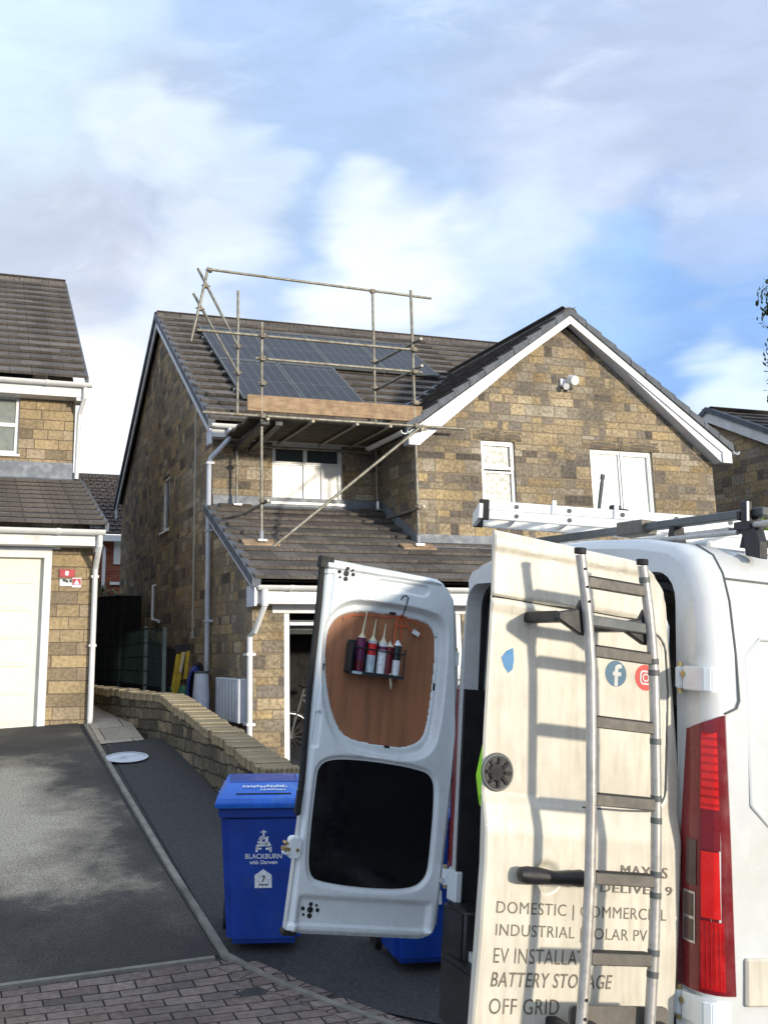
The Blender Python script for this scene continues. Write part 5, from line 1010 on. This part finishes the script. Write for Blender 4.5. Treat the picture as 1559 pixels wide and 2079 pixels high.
def sdpoly(P, x, y):
    """signed distance (positive inside) of arrays x, y to polygon P"""
    P = np.array(P); d = np.full(x.shape, 1e9); ins = np.zeros(x.shape, bool)
    for i in range(len(P)):
        a, b = P[i], P[(i+1) % len(P)]; e = b-a; wx, wy = x-a[0], y-a[1]; t_ = np.clip((wx*e[0]+wy*e[1])/max(e@e, 1e-12), 0, 1); d = np.minimum(d, (wx-e[0]*t_)**2+(wy-e[1]*t_)**2)
        c_ = (a[1] > y) != (b[1] > y); xi = a[0]+(y-a[1])/(e[1] if abs(e[1]) > 1e-12 else 1e-12)*e[0]; ins ^= c_ & (x < xi)
    d = np.sqrt(d); return np.where(ins, d, -d)
def smooth_closed(P, it=2):
    for _ in range(it): P = [q for i in range(len(P)) for q in ((.75*P[i][0]+.25*P[(i+1) % len(P)][0], .75*P[i][1]+.25*P[(i+1) % len(P)][1]), (.25*P[i][0]+.75*P[(i+1) % len(P)][0], .25*P[i][1]+.75*P[(i+1) % len(P)][1]))]
    return P
def ss(x): x = np.clip(x, 0, 1); return x*x*(3-2*x)
def doorgrid(sg, relief, NI, NJ, hole=None, sgnf=-1):
    """sg=+1 right door, -1 left door (mirrored c); relief(c,u,t)->outward offset"""
    cs = np.zeros((NJ+1, NI+1)); us = cs.copy(); ts = cs.copy()
    for j in range(NJ+1):
        for i in range(NI+1):
            t_ = i/NI; s_ = j/NJ; u = ubot(t_)+s_*(utop(t_)-ubot(t_)); cs[j, i] = cL(u)+t_*(cR(u)-cL(u)); us[j, i] = u; ts[j, i] = t_
    h = relief(cs, us, ts); mb = MB()
    mb.v = [Vector((sg*cs[j, i], sgnf*h[j, i], us[j, i])) for j in range(NJ+1) for i in range(NI+1)]
    hd = sdpoly(hole, cs, us) if hole else None
    for j in range(NJ):
        for i in range(NI):
            if hole and min(hd[j, i], hd[j, i+1], hd[j+1, i], hd[j+1, i+1]) > .004: continue
            f = (j*(NI+1)+i, j*(NI+1)+i+1, (j+1)*(NI+1)+i+1, (j+1)*(NI+1)+i); mb.f.append(f if sg*(-sgnf) > 0 else f[::-1])
    return mb, (cs, us, h)
def edged(c, u, t_):  # distance from the outline
    W_ = .76; H_ = 1.69
    tt = np.minimum(t_, 1-t_)*W_; top = np.array([[utop(x) for x in r] for r in t_])-u; bot = u-np.array([[ubot(x) for x in r] for r in t_]); return np.minimum(np.minimum(tt, top), bot)
stamp = [(-.2, .56), (.70, .56)]+arc(.705, .635, .072, -80, 0, 5)+[(.777, .70), (.776, .96)]+arc(.690, 1.075, .075, 10, 85, 5)+[(-.2, 1.155)]
def relR(c, u, t_):
    d = edged(c, u, t_); h = np.where(t_ > .5, -.018*(1-ss(d/.028))**2, -.007*(1-ss(d/.010))**2)
    h = h+.020*ss((.575-u)/.12)-.010*ss((.20-u)/.45)
    s_ = sdpoly(stamp, c, u); h = h-.008*ss(s_/.016)-.004*np.exp(-(s_/.005)**2)
    h = h+.008*ss((u-1.335)/.012)-.006*ss((u-1.375)/.02)
    h = h-.012*np.exp(-((u-1.185)/.006)**2)*(c < .70)
    # cup behind the handle
    q = 1-((c-.315)/.055)**2-((u-.345)/.050)**2; h = h-.018*ss(q*1.2)
    return h
mb, (cs_, us_, hs_) = doorgrid(1, relR, 120, 220)
def hR(c, u): k = np.argmin((cs_-c)**2+(us_-u)**2); return float(hs_.flat[k])
def edgewall(mb, cs, us, NI, NJ, depth, sg, sgnf, flip=False):
    ring = [(0, i) for i in range(NI)]+[(j, NI) for j in range(NJ)]+[(NJ, i) for i in range(NI, 0, -1)]+[(j, 0) for j in range(NJ, 0, -1)]
    idx = [j*(NI+1)+i for j, i in ring]; n0 = len(mb.v); mb.v += [Vector((mb.v[k].x, depth, mb.v[k].z)) for k in idx]; m_ = len(idx)
    for k in range(m_): f = (idx[k], idx[(k+1) % m_], n0+(k+1) % m_, n0+k); mb.f.append(f if flip else f[::-1])
    mb.f.append(tuple(range(n0, n0+m_)) if flip else tuple(range(n0, n0+m_))[::-1])
edgewall(mb, cs_, us_, 120, 220, .016, 1, -1, False)
RD = mb.build('rear_door', 'van_dirty', VT, RF, smooth=True, uvf=False, label='open right rear door with ladder, lettering and a dusty outer skin')
bm = bmesh.new(); bm.from_mesh(RD.data); bmesh.ops.recalc_face_normals(bm, faces=bm.faces); bm.to_mesh(RD.data); bm.free()
mb = MB(); mb.prism([(.15, -.24), (.79, -.24), (.79, 1.18), (.72, 1.30), (.15, 1.33)], .016, .055, 1); mb.build('inner_panel', 'van_inner_white', RD, RF)
mb = MB(); mb.tube([Vector((cL(u)+.010, .020, u)) for u in np.linspace(.52, 1.38, 16)], .007, 6); mb.build('door_seal', 'rubber', RD, RF, smooth=True)
def onR(c, u, e=.0015): return Vector((c, -hR(c, u)-e, u))
mb = MB(); mb.box((.066, .008, 1.181), (.70, .018, 1.190)); mb = MB(); mb.tube([onR(c, 1.185, -.0015) for c in np.linspace(.072, .70, 24)], .0048, 6); mb.build('panel_gap', 'rubber', RD, RF)
mb = MB(); P = [(.69, 1.150)]+arc(.690, 1.075, .077, 75, 8, 6)+[(.779, .96), (.780, .70)]+arc(.705, .637, .075, 0, -85, 5)+[(.60, .557), (.45, .556)]
mb.tube([onR(c, u, -.001) for c, u in P], .0045, 6); mb.build('stamping_line', 'grey_plastic', RD, RF, smooth=True)
# door handle and round vent
mb = MB(); hp = [(.187, .352), (.195, .352), (.215, .352), (.26, .352), (.315, .350), (.37, .352), (.41, .352), (.428, .352), (.436, .352)]; hr_ = [.006, .022, .026, .025, .019, .022, .026, .022, .006]
mb.tube([Vector((c, -.052-.012*sin(pi*(c-.187)/.25), u)) for c, u in hp], hr_, 12); mb.build('door_handle', 'black_plastic', RD, RF, smooth=True)
mb = MB(); mb.tube([(.225, -.045, .352), (.225, -.072, .352)], .008, 10); mb.build('lock_barrel', 'steel', RD, RF)
mb = MB(); cc = (.128, .64); mb.tube([Vector((cc[0]+.053*cos(t_*pi/15), -hR(cc[0], cc[1])-.004, cc[1]+.053*sin(t_*pi/15))) for t_ in range(31)], .006, 6); vo = mb.build('vent', 'grey_plastic', RD, RF, smooth=True)
mb = MB(); mb.tube([(cc[0], .0, cc[1]), (cc[0], -.004, cc[1])], .050, 28); mb.build('vent_disc', 'black_plastic', vo, RF)
mb = MB(); mb.tube([(cc[0]-.01, -.004, cc[1]), (cc[0]-.01, -.012, cc[1])], [.030, .024], 12)
for k in range(8): a_ = k*pi/4; mb.bar((cc[0]+.018*cos(a_), -.008, cc[1]+.018*sin(a_)), (cc[0]+.045*cos(a_), -.006, cc[1]+.045*sin(a_)), .010, .008, up=(0, 1, 0))
mb.build('vent_grille', 'rubber', vo, RF)
# lettering
def text_fit(body, x0, x1, y0, y1, n_, nm, mt_, par, shear=0, bold=0, fr=None, e=.0012, dep=.0004):
    mb = text_mb(body, 1, Matrix.Identity(4), .0, 1.06, shear, 'LEFT', bold); xs_ = [v.x for v in mb.v]; ys_ = [v.y for v in mb.v]; ax_, bx_, ay_, by_ = min(xs_), max(xs_), min(ys_), max(ys_)
    out = []
    for v in mb.v: c = x0+(v.x-ax_)/(bx_-ax_)*(x1-x0); u = y0+(v.y-ay_)/(by_-ay_)*(y1-y0); out.append(onR(c, u, e))
    # resolve the relief smoothly: average offset along the line of text
    mb.v = out; return mb.build(nm, mt_, par, RF, uvf=False)
text_fit('DOMESTIC | COMMERCIAL', .140, .775, .223, .268, 'R', 'lettering', 'text_dark', RD)
text_fit('INDUSTRIAL | SOLAR PV', .142, .702, .160, .204, 'R', 'lettering', 'text_dark', RD)
text_fit('EV INSTALLATIONS', .141, .590, .094, .137, 'R', 'lettering', 'text_dark', RD)
text_fit('BATTERY STORAGE', .137, .575, .028, .070, 'R', 'lettering', 'text_dark', RD, bold=.01, shear=.15)
text_fit('OFF GRID', .138, .385, -.047, -.003, 'R', 'lettering', 'text_dark', RD)
text_fit('MAXUS', .592, .775, .362, .395, 'R', 'badge', 'text_dark', RD, bold=.0, e=.004); text_fit('DELIVER 9', .515, .795, .311, .338, 'R', 'badge', 'text_dark', RD, bold=.0, e=.004)
def decal(poly, nm, mt_, par, e=.001):
    cx_ = sum(p[0] for p in poly)/len(poly); cy_ = sum(p[1] for p in poly)/len(poly); hh = max(hR(*p) for p in poly+[(cx_, cy_)]); mb = MB(); mb.prism(poly, -hh-e, -hh-e+.0006, 1); return mb.build(nm, mt_, par, RF, uvf=False)
fb_ = decal(arc(.566, .993, .043, 0, 345, 23), 'round_logo', 'round_blue', RD)
decal([(.560, .952), (.574, .952), (.574, .986), (.586, .986), (.587, .999), (.574, .999), (.574, 1.007), (.578, 1.012), (.588, 1.012), (.588, 1.025), (.573, 1.025), (.562, 1.018), (.560, 1.008), (.560, .999), (.552, .999), (.552, .986), (.560, .986)], 'letter', 'van_white', fb_, .0022)
ig_ = decal(arc(.688, .993, .043, 0, 345, 23), 'round_logo', 'logo_red', RD)
def ring2(x0, y0, x1, y1, r, w_): P = rrect(x0, y0, x1, y1, r, 5); Q = rrect(x0+w_, y0+w_, x1-w_, y1-w_, r-w_*.8, 5); return P, Q
P, Q = ring2(.664, .969, .712, 1.017, .014, .006); hh = hR(.688, .993); mb = MB(); n_ = len(P); mb.add([(p[0], -hh-.0024, p[1]) for p in P]+[(q[0], -hh-.0024, q[1]) for q in Q], [(k, (k+1) % n_, n_+(k+1) % n_, n_+k) for k in range(n_)])
P = arc(.688, .993, .014, 0, 345, 19); Q = arc(.688, .993, .009, 0, 345, 19); n_ = len(P); mb.add([(p[0], -hh-.0024, p[1]) for p in P]+[(q[0], -hh-.0024, q[1]) for q in Q], [(k, (k+1) % n_, n_+(k+1) % n_, n_+k) for k in range(n_)]); mb.build('camera_symbol', 'van_white', ig_, RF, uvf=False)
decal([(.118, .995), (.135, 1.017), (.160, 1.030), (.163, 1.012), (.166, .992), (.163, .962), (.148, .948), (.130, .966)][::-1], 'arrow_logo', 'logo_blue', RD)
# ladder fixed to the door
LA = RD
def lad(pts_, r_, nm, mt_): m_ = MB(); m_.tube(pts_, r_, 10); return m_.build(nm, mt_, VT, RF, smooth=True)
LO = -.20; Ls = [(.256, 1.335), (.286, 1.19), (.300, 1.10), (.313, 1.0), (.324, .83), (.336, .597), (.342, .374), (.340, .156), (.333, -.012), (.330, -.11)]; Rs = [(c+.241, u+.0) for c, u in Ls]
ladder = MB(); ladder.tube([(c, LO, u) for c, u in Ls], .0165, 12); l1 = ladder.build('door_ladder', 'alloy', VT, RF, smooth=True)
def lpart(mb, nm, mt_, **k): return mb.build(nm, mt_, l1, RF, **k)
m_ = MB(); m_.tube([(c, LO, u) for c, u in Rs], .0165, 12); lpart(m_, 'stile', 'alloy', smooth=True)
def sx(L_, u): return float(np.interp(-u, [-q[1] for q in L_], [q[0] for q in L_]))
for u in (1.252, 1.040, .827, .600, .378, .158):
    m_ = MB(); x0, x1 = sx(Ls, u)+.012, sx(Rs, u)-.012; m_.box((x0, LO-.012, u-.017), (x1, LO+.016, u+.017)); lpart(m_, 'rung', 'anodised', bevel=.003)
    m_ = MB(); m_.box((x0+.01, LO-.010, u+.017), (x1-.01, LO+.014, u+.021)); lpart(m_, 'rung_grip', 'rubber')
for (L_, uu) in ((Ls, 1.35), (Rs, 1.35)): m_ = MB(); m_.tube([(sx(L_, uu)-.001, LO, uu-.012), (sx(L_, uu)-.002, LO, uu+.006)], .019, 12); lpart(m_, 'end_cap', 'rubber', smooth=True)
for (L_, us3) in ((Rs, (1.29, 1.035, 1.0, .79, .62, .555, .40, .34, .18, .12)),):
    for uu in us3: m_ = MB(); m_.tube([(sx(L_, uu+.009), LO, uu+.009), (sx(L_, uu-.009), LO, uu-.009)], .0178, 12); lpart(m_, 'joint', 'grey_plastic', smooth=True)
for uu in (1.29, 1.235, 1.19, .05, .0):
    m_ = MB(); m_.tube([(sx(Ls, uu)-.0, LO-.018, uu), (sx(Ls, uu), LO-.0155, uu)], .005, 8); lpart(m_, 'hole', 'rubber')
for L_ in (Ls, Rs):
    m_ = MB(); x = sx(L_, 1.135); m_.prism([(x+.015, 1.195), (x+.015, 1.085), (x-.012, 1.085), (x-.10, 1.125), (x-.10, 1.148), (x-.03, 1.165), (x-.012, 1.20)], LO+.012, LO+.035, 1); m_.box((x-.10, LO+.03, 1.118), (x-.06, -hR(min(x, .8), 1.135)+.004, 1.152)); lpart(m_, 'bracket', 'black_plastic', bevel=.004)
m_ = MB(); m_.box((sx(Ls, 1.135)+.01, LO+.0, 1.118), (sx(Rs, 1.135)-.01, LO+.03, 1.152)); lpart(m_, 'cross_bar', 'grey_plastic', bevel=.004)
m_ = MB(); m_.prism(rrect(.315, -.16, .665, .022, .015, 3), LO+.03, LO+.04, 1); lpart(m_, 'lower_plate', 'anodised')
for x in (.36, .61): m_ = MB(); m_.box((x-.03, LO+.0, -.10), (x+.03, LO+.03, -.015)); m_.box((x-.02, LO+.03, -.09), (x+.02, 0, -.05)); m_.tube([(x-.02, LO-.008, -.03), (x-.02, LO+.01, -.03)], .012, 8); m_.tube([(x+.01, LO-.008, -.08), (x+.01, LO+.01, -.08)], .014, 8); lpart(m_, 'bracket', 'black_plastic', bevel=.005)
# ---- left door, inner face towards the camera
brown = smooth_closed([(.118, .97), (.128, 1.10), (.20, 1.165), (.34, 1.187), (.60, 1.182), (.69, 1.150), (.716, 1.03), (.712, .70), (.690, .595), (.60, .550), (.50, .550), (.32, .558), (.235, .60), (.158, .76)], 2)
outerr = smooth_closed([(.088, .98), (.092, 1.13), (.19, 1.225), (.34, 1.238), (.63, 1.232), (.735, 1.19), (.757, 1.04), (.757, .66), (.722, .545), (.62, .498), (.48, .494), (.29, .512), (.19, .57), (.115, .74)], 2)
glassr = smooth_closed([(.150, .10), (.147, .36), (.150, .445), (.22, .480), (.42, .485), (.65, .470), (.735, .445), (.757, .36), (.762, .08), (.755, -.02), (.68, -.075), (.44, -.082), (.24, -.068), (.165, -.045)], 2)
grip = rrect(.33, 1.285, .62, 1.345, .03, 4); pull = rrect(.100, .52, .135, .69, .017, 4)
low1 = [(.20, -.235), (.80, -.235), (.80, -.10), (.17, -.10), (.17, -.20)]
def relL(c, u, t_):
    d = edged(c, u, t_); h = -.020*(1-ss(d/.022))**2
    s1 = sdpoly(outerr, c, u); s2 = sdpoly(brown, c, u); h = h-.050*ss(s1/.030)
    h = h-.008*ss(s2/.008)
    s3 = sdpoly(glassr, c, u); h = h-.016*ss((s3+.024)/.020)
    h = h-.010*ss(sdpoly(grip, c, u)/.010)-.012*ss(sdpoly(pull, c, u)/.008)
    h = h-.022*ss((-.118-u)/.03)*ss((c-.12)/.03)*ss((.80-c)/.03)+.014*ss((-.245-u)/.012)
    h = h+.012*ss((u-1.352-.0*c)/.012)-.016*ss((u-1.378)/.012)
    h = h-.010*ss((.115-c)/.012)*(u < 1.33)
    return h
mb, (csL, usL, hsL) = doorgrid(-1, relL, 150, 300, hole=brown, sgnf=1)
LD = mb.build('rear_door', 'van_inner_white', VT, LF, smooth=True, uvf=False, label='open left rear door showing its inner face with a brown board')
def hL(c, u): return float(hsL.flat[int(np.argmin((csL-c)**2+(usL-u)**2))])
# outer skin of the left door, slab behind the inner face
mb, (c2, u2, h2) = doorgrid(-1, lambda c, u, t_: .070-.012*(1-ss(edged(c, u, t_)/.03)), 24, 48, sgnf=-1)
edgewall(mb, c2, u2, 24, 48, -.012, -1, -1); mb.f.pop()
o = mb.build('outer_skin', 'van_white', LD, LF, smooth=True, uvf=False)
mb = MB(); bo_ = [(-x, y) for x, y in smooth_closed([(.10, .97), (.11, 1.12), (.19, 1.18), (.34, 1.20), (.60, 1.195), (.70, 1.165), (.73, 1.03), (.728, .70), (.705, .58), (.60, .535), (.50, .535), (.32, .545), (.22, .59), (.14, .76)], 2)]
mb.prism(bo_, -.061, -.0575, 1); mb.build('inner_board', 'hardboard', LD, LF)
mb = MB(); mb.prism([(-x, y) for x, y in glassr], -.026, -.0135, 1); mb.build('window', 'dark_glass', LD, LF)
mb = MB(); mb.tube([Vector((-cL(u)-.004+.018, -.022, u)) for u in np.linspace(.30, 1.37, 20)], .015, 8); mb.box((-.098, -.06, 1.355), (-.035, .004, 1.410)); mb.build('door_seal', 'rubber', LD, LF, smooth=True)
mb = MB(); mb.box((-.13, -.05, -.300), (-.07, .003, -.278)); mb.build('door_seal', 'rubber', LD, LF)
for (c, u) in ((-.168, 1.342), (-.195, -.190)):
    mb = MB()
    for dc_, du_, r_ in ((0, 0, .014), (0, .024, .009), (0, -.026, .011), (-.036, 0, .009), (.036, .004, .009), (.030, -.022, .006), (-.028, .020, .006)): yy = hL(-c-dc_, u+du_); mb.tube([(c+dc_, yy-.002, u+du_), (c+dc_, yy+.004, u+du_)], r_, 10)
    mb.build('grommet', 'rubber', LD, LF)
for (c, u, w_, h_) in ((-.716, .86, .010, .036), (-.128, .89, .008, .034), (-.455, 1.187, .036, .012), (-.50, .553, .028, .010), (-.700, 1.1, .004, .01)): mb = MB(); mb.box((c-w_/2, -.060, u-h_/2), (c+w_/2, -.046, u+h_/2)); mb.build('clip', 'rubber', LD, LF, bevel=.002)
mb = MB(); mb.prism(rrect(-.105, .03, -.045, .125, .02, 4), -.03, .018, 1); mb.prism([(-.07, .05), (-.02, .045), (-.015, .06), (-.03, .075), (-.07, .07)], -.01, .02, 1); lt = mb.build('latch', 'van_inner_white', LD, LF, bevel=.005, seg=2)
mb = MB(); mb.box((-.05, -.02, .062), (-.018, .022, .078)); mb.tube([(-.085, .016, .07), (-.085, .022, .07)], .008, 10); mb.tube([(-.03, -.02, .095), (-.03, .02, .095)], .008, 8); mb.build('catch', 'brass', lt, LF)
mb = MB(); mb.prism(rrect(-.085, .215, -.058, .335, .012, 3), -.02, .004, 1); mb.build('buffer', 'rubber', LD, LF, bevel=.003)
# door check straps
for (n_, s_) in (('L', -1),):
    mb = MB(); mb.bar((s_*.86, -.03, -.02), dpt('L', -.82, -.02, -.02), .03, .02); mb.build('check_strap', 'steel', VT, VF)
# ---- cartridge rack hung on the board
inv = LF.inverted()
def LThing(name, label, cat, c, f_, u, group=None):
    M = LF @ Matrix.Translation((c, f_, u)); o = bpy.data.objects.new(name, None); C.objects.link(o); o.matrix_world = M; WMAT[o.name] = M; return tag(o, label, cat, group)
fB = -.0575
RK = LThing('cartridge_rack', 'dark grey plastic cartridge rack fixed on the brown board of the van door', 'rack', -.375, fB, .877)
mb = MB(); mb.box((-.520, fB+.001, .878), (-.236, fB+.075, .892)); mb.box((-.236-.006, fB+.001, .878), (-.236, fB+.075, 1.02)); mb.build('shelf', 'dark_trim', RK, LF, bevel=.002)
mb = MB(); mb.box((-.52, fB+.001, .885), (-.24, fB+.004, 1.035)); mb.build('back_plate', 'dark_trim', RK, LF)
mb = MB(); mb.tube([(-.52, fB+.06, .995), (-.238, fB+.06, 1.005)], .0035, 6); mb.tube([(-.52, fB+.06, .89), (-.52, fB+.06, 1.02)], .0035, 6); mb.build('front_bar', 'rubber', RK, LF)
mb = MB(); mb.box((-.30, fB+.0755, .879), (-.25, fB+.077, .891)); mb.build('sticker', 'pale_blue_label', RK, LF)
def cart(c, lab, body, band, blen, noz, nr=.006, tilt=.0, bandu=(.965, 1.035), capm='cream_nozzle'):
    t_ = LThing('sealant_cartridge', lab, 'sealant tube', c, fB+.034, .893, 'sealant cartridges in the rack'); y = fB+.034
    mb = MB(); mb.tube([(c, y, .893), (c, y, .893+blen)], .0215, 16); b_ = mb.build('tube', body, t_, LF, smooth=True)
    if band: mb = MB(); mb.tube([(c, y, bandu[0]), (c, y, min(bandu[1], .893+blen-.004))], .0219, 16); mb.build('label_band', band, b_, LF, smooth=True)
    z = .893+blen; mb = MB(); mb.tube([(c, y, z), (c, y, z+.004), (c, y, z+.012), (c+tilt*.2, y, z+.02)], [.022, .018, .010, .009], 14); mb.build('collar', capm, t_, LF, smooth=True)
    mb = MB(); mb.tube([(c, y, z+.012), (c+tilt, y, z+.02+noz)], [nr, .002], 10); mb.build('nozzle', capm, t_, LF, smooth=True)
cart(-.297, 'leftmost cartridge with the longest nozzle and a dark purple label', 'purple_print', 'maroon', .158, .115, tilt=-.012, bandu=(.90, .94))
cart(-.355, 'cartridge with a bright red band and silver base', 'pale_blue_label', 'red_print', .150, .085, bandu=(.975, 1.03), tilt=-.006)
cart(-.410, 'white cartridge with a small purple mark', 'print_white', 'purple_print', .148, .070, bandu=(1.005, 1.022), tilt=-.004)
cart(-.447, 'maroon cartridge behind the white one', 'maroon', None, .132, .010, nr=.004)
cart(-.487, 'rightmost cartridge, white with a dark blue cap', 'print_white', 'dark_trim', .145, .004, nr=.008, capm='print_white')
pen = LThing('marker_pen', 'pale pencil pushed down through the cartridge rack', 'pencil', -.466, fB+.05, .83)
mb = MB(); mb.tube([(-.470, fB+.05, .825), (-.468, fB+.05, .845), (-.455, fB+.05, .90)], [.002, .007, .008], 8); mb.build('shaft', 'cream_nozzle', pen, LF, smooth=True)
# hook with orange cord and tag
hk = LThing('hook', 'thin steel hook on the door frame above the cartridge rack', 'hook', -.50, 0, 1.20)
mb = MB(); mb.tube([(-.470, -.002, 1.255), (-.472, .010, 1.272), (-.488, .012, 1.280), (-.502, .012, 1.270), (-.502, .0, 1.24), (-.500, -.034, 1.17)], .0032, 8); mb.build('wire', 'dark_trim', hk, LF, smooth=True)
cd_ = LThing('orange_cord', 'orange cord looped from the steel hook', 'cord', -.5, -.03, 1.1)
mb = MB(); y = fB+.014
mb.tube([(-.50, y, 1.185), (-.478, y, 1.15), (-.468, y+.02, 1.09), (-.462, y+.03, 1.02)], .0035, 6); mb.tube([(-.502, y, 1.18), (-.505, y, 1.12), (-.51, y, 1.06)], .003, 6); mb.tube([(-.50, y, 1.18), (-.53, y, 1.145), (-.56, y, 1.115), (-.60, y, 1.105), (-.625, y, 1.095)], .003, 6); mb.tube([(-.50, y, 1.185), (-.55, y, 1.165), (-.60, y, 1.15), (-.63, y, 1.13)], .0022, 6); mb.tube([(-.50, y, 1.18), (-.42, y, 1.165), (-.33, y, 1.160), (-.24, y, 1.150), (-.2, y, 1.13)], .002, 6)
mb.tube([(-.468, y, 1.13), (-.50, y, 1.125), (-.535, y, 1.135)], .003, 6); mb.build('cord', 'orange', cd_, LF, smooth=True)
mb = MB(); mb.obox((-.570, y+.004, 1.125), (-.036, 0, -.016), (0, .004, 0), (.008, 0, -.020)); mb.build('tag', 'print_white', cd_, LF)
# ---- green jacket inside the load bay by the door edge
q = VF.inverted() @ (CAMP+ray(981, 1560)*4.5)
hv = bpy.data.objects.new('hi_vis_jacket', None); C.objects.link(hv); M = VF @ Matrix.Translation(q); hv.matrix_world = M; WMAT[hv.name] = M; tag(hv, 'bright green cloth showing between the van doors', 'jacket')
mb = MB(); mb.tube([(q.x, q.y, q.z+.10), (q.x+.01, q.y, q.z+.05), (q.x-.0, q.y, q.z-.03), (q.x+.01, q.y, q.z-.10), (q.x, q.y, q.z-.14)], [.006, .02, .028, .022, .01], 9); mb.build('cloth', 'vest_green', hv, VF)
# ================================================================== ROOF RACK AND ROOF LADDER
def vpart(mb, nm, mt_, **k): return mb.build(nm, mt_, VT, VF, **k)
for f_ in (.30, 1.6, 2.9):
    mb = MB(); mb.box((-.86, f_-.02, 1.60), (.93, f_+.02, 1.632)); rk = vpart(mb, 'roof_bar', 'grey_plastic', bevel=.004)
    for s_ in (-.84, .42, .86): mb = MB(); mb.prism([(s_-.045, 1.49), (s_+.045, 1.49), (s_+.022, 1.56), (s_+.012, 1.60), (s_-.012, 1.60), (s_-.022, 1.56)], f_-.025, f_+.025, 1); mb.build('foot', 'black_plastic', rk, VF)
mb = MB(); mb.box((.06, .26, 1.585), (.24, .34, 1.645)); vpart(mb, 'bar_clamp', 'anodised', bevel=.004)
mb = MB(); mb.box((.55, .24, 1.545), (.80, .30, 1.562)); mb.tube([(-.3, .24, 1.552), (.85, .24, 1.54)], .010, 8); vpart(mb, 'roof_rail', 'alloy')
mb = MB(); mb.prism([(.885, 1.455), (.955, 1.44), (.955, 1.50), (.93, 1.55), (.86, 1.568), (.845, 1.55), (.875, 1.52)], .24, .28, 1); mb.box((.83, .235, 1.545), (.915, .285, 1.578)); mb.box((.855, .245, 1.575), (.885, .275, 1.655)); mb.box((.838, .24, 1.585), (.855, .28, 1.62)); vpart(mb, 'rack_bracket', 'black_plastic', bevel=.004)
mb = MB(); mb.tube([(.915, .26, 1.563), (1.03, .26, 1.566)], .014, 12); vpart(mb, 'roller', 'alloy', smooth=True)
mb = MB(); mb.tube([(1.025, .26, 1.566), (1.05, .26, 1.567)], .017, 12); vpart(mb, 'roller_end', 'black_plastic', smooth=True)
mb = MB(); mb.box((.888, .245, 1.575), (.894, .252, 1.65)); vpart(mb, 'bracket_edge', 'steel')
# load stop on the far side: upright rod with arms
p0 = VQ(1215, 1037, 1, .62); p1 = VQ(1223, 965, 1, .62); mb = MB(); mb.tube([p0, p0.lerp(p1, .75), p1], [.009, .010, .006], 8); mb.tube([p1-(p1-p0)*.12, p1+(p1-p0)*.03], .012, 8); a_ = VQ(1150, 1037, 1, .62); mb.bar(a_, p0+Vector((.01, 0, 0)), .03, .014); vpart(mb, 'load_stop', 'grey_plastic')
mb = MB()
for (px, py) in ((1246, 1038), (1262, 1046)): a_ = VQ(px, py, 1, .62); mb.box((a_.x-.02, .60, a_.z-.03), (a_.x+.022, .65, a_.z+.03))
vpart(mb, 'load_stop', 'black_plastic', bevel=.006)
# roof ladder, a thing of its own
A0 = Vector((-.66, -.03, 1.652)); A1 = Vector((-.18, 1.15, 1.648)); dr = (A1-A0).normalized(); sr = Vector((dr.y, -dr.x, 0)).normalized(); up_ = sr.cross(dr).normalized()
Lf = bpy.data.objects.new('roof_ladder', None); C.objects.link(Lf); M = VF @ Matrix.Translation(A0); Lf.matrix_world = M; WMAT[Lf.name] = M; tag(Lf, 'silver aluminium ladder lying on the van roof rack', 'ladder')
if up_.z < 0: up_ = -up_
LL = (A1-A0).length
for (off, hgt, st0, nm) in ((0, 0, 0, 'stile'), (.30, .0, .0, 'stile'), (.02, .048, .10, 'stile'), (.285, .046, .0, 'stile')):
    mb = MB(); mb.obox(A0+sr*off+up_*hgt+dr*st0, dr*(LL-st0-.1*(hgt > 0)), sr*.025, up_*.042); s1_ = mb.build(nm, 'bright_alloy', Lf, VF, bevel=.003)
    mb = MB(); mb.obox(A0+sr*(off-.003)+up_*(hgt-.003)+dr*(st0-.03), dr*.045, sr*.031, up_*.050); mb.build('end_cap', 'rubber', s1_, VF, bevel=.003)
    for k in range(5):
        mb = MB(); p = A0+sr*(off+.0265)+up_*(hgt+.021)+dr*(st0+.14+k*.24); mb.tube([p-sr*.004, p+sr*.002], .010, 10); mb.build('rung_end', 'grey_plastic', s1_, VF)
for k in range(5):
    for hgt in (.012, .058): mb = MB(); p = A0+dr*(.14+k*.24)+up_*(hgt+.008)+sr*.02; mb.tube([p, p+sr*.29], .012, 8); mb.build('rung', 'bright_alloy', Lf, VF, smooth=True)
mb = MB()
for k in range(2): mb = MB(); p = A0+dr*(.30+.28*k)+sr*.31+up_*.045; mb.obox(p, dr*.02, sr*.008, up_*.065); mb.build('guide_bracket', 'bright_alloy', Lf, VF, bevel=.002)

mb = MB(); mb.obox(A0-dr*.035-sr*.01+up_*.0, dr*.02, sr*.345, up_*.07); mb.build('end_plate', 'white_plastic', Lf, VF, bevel=.003)
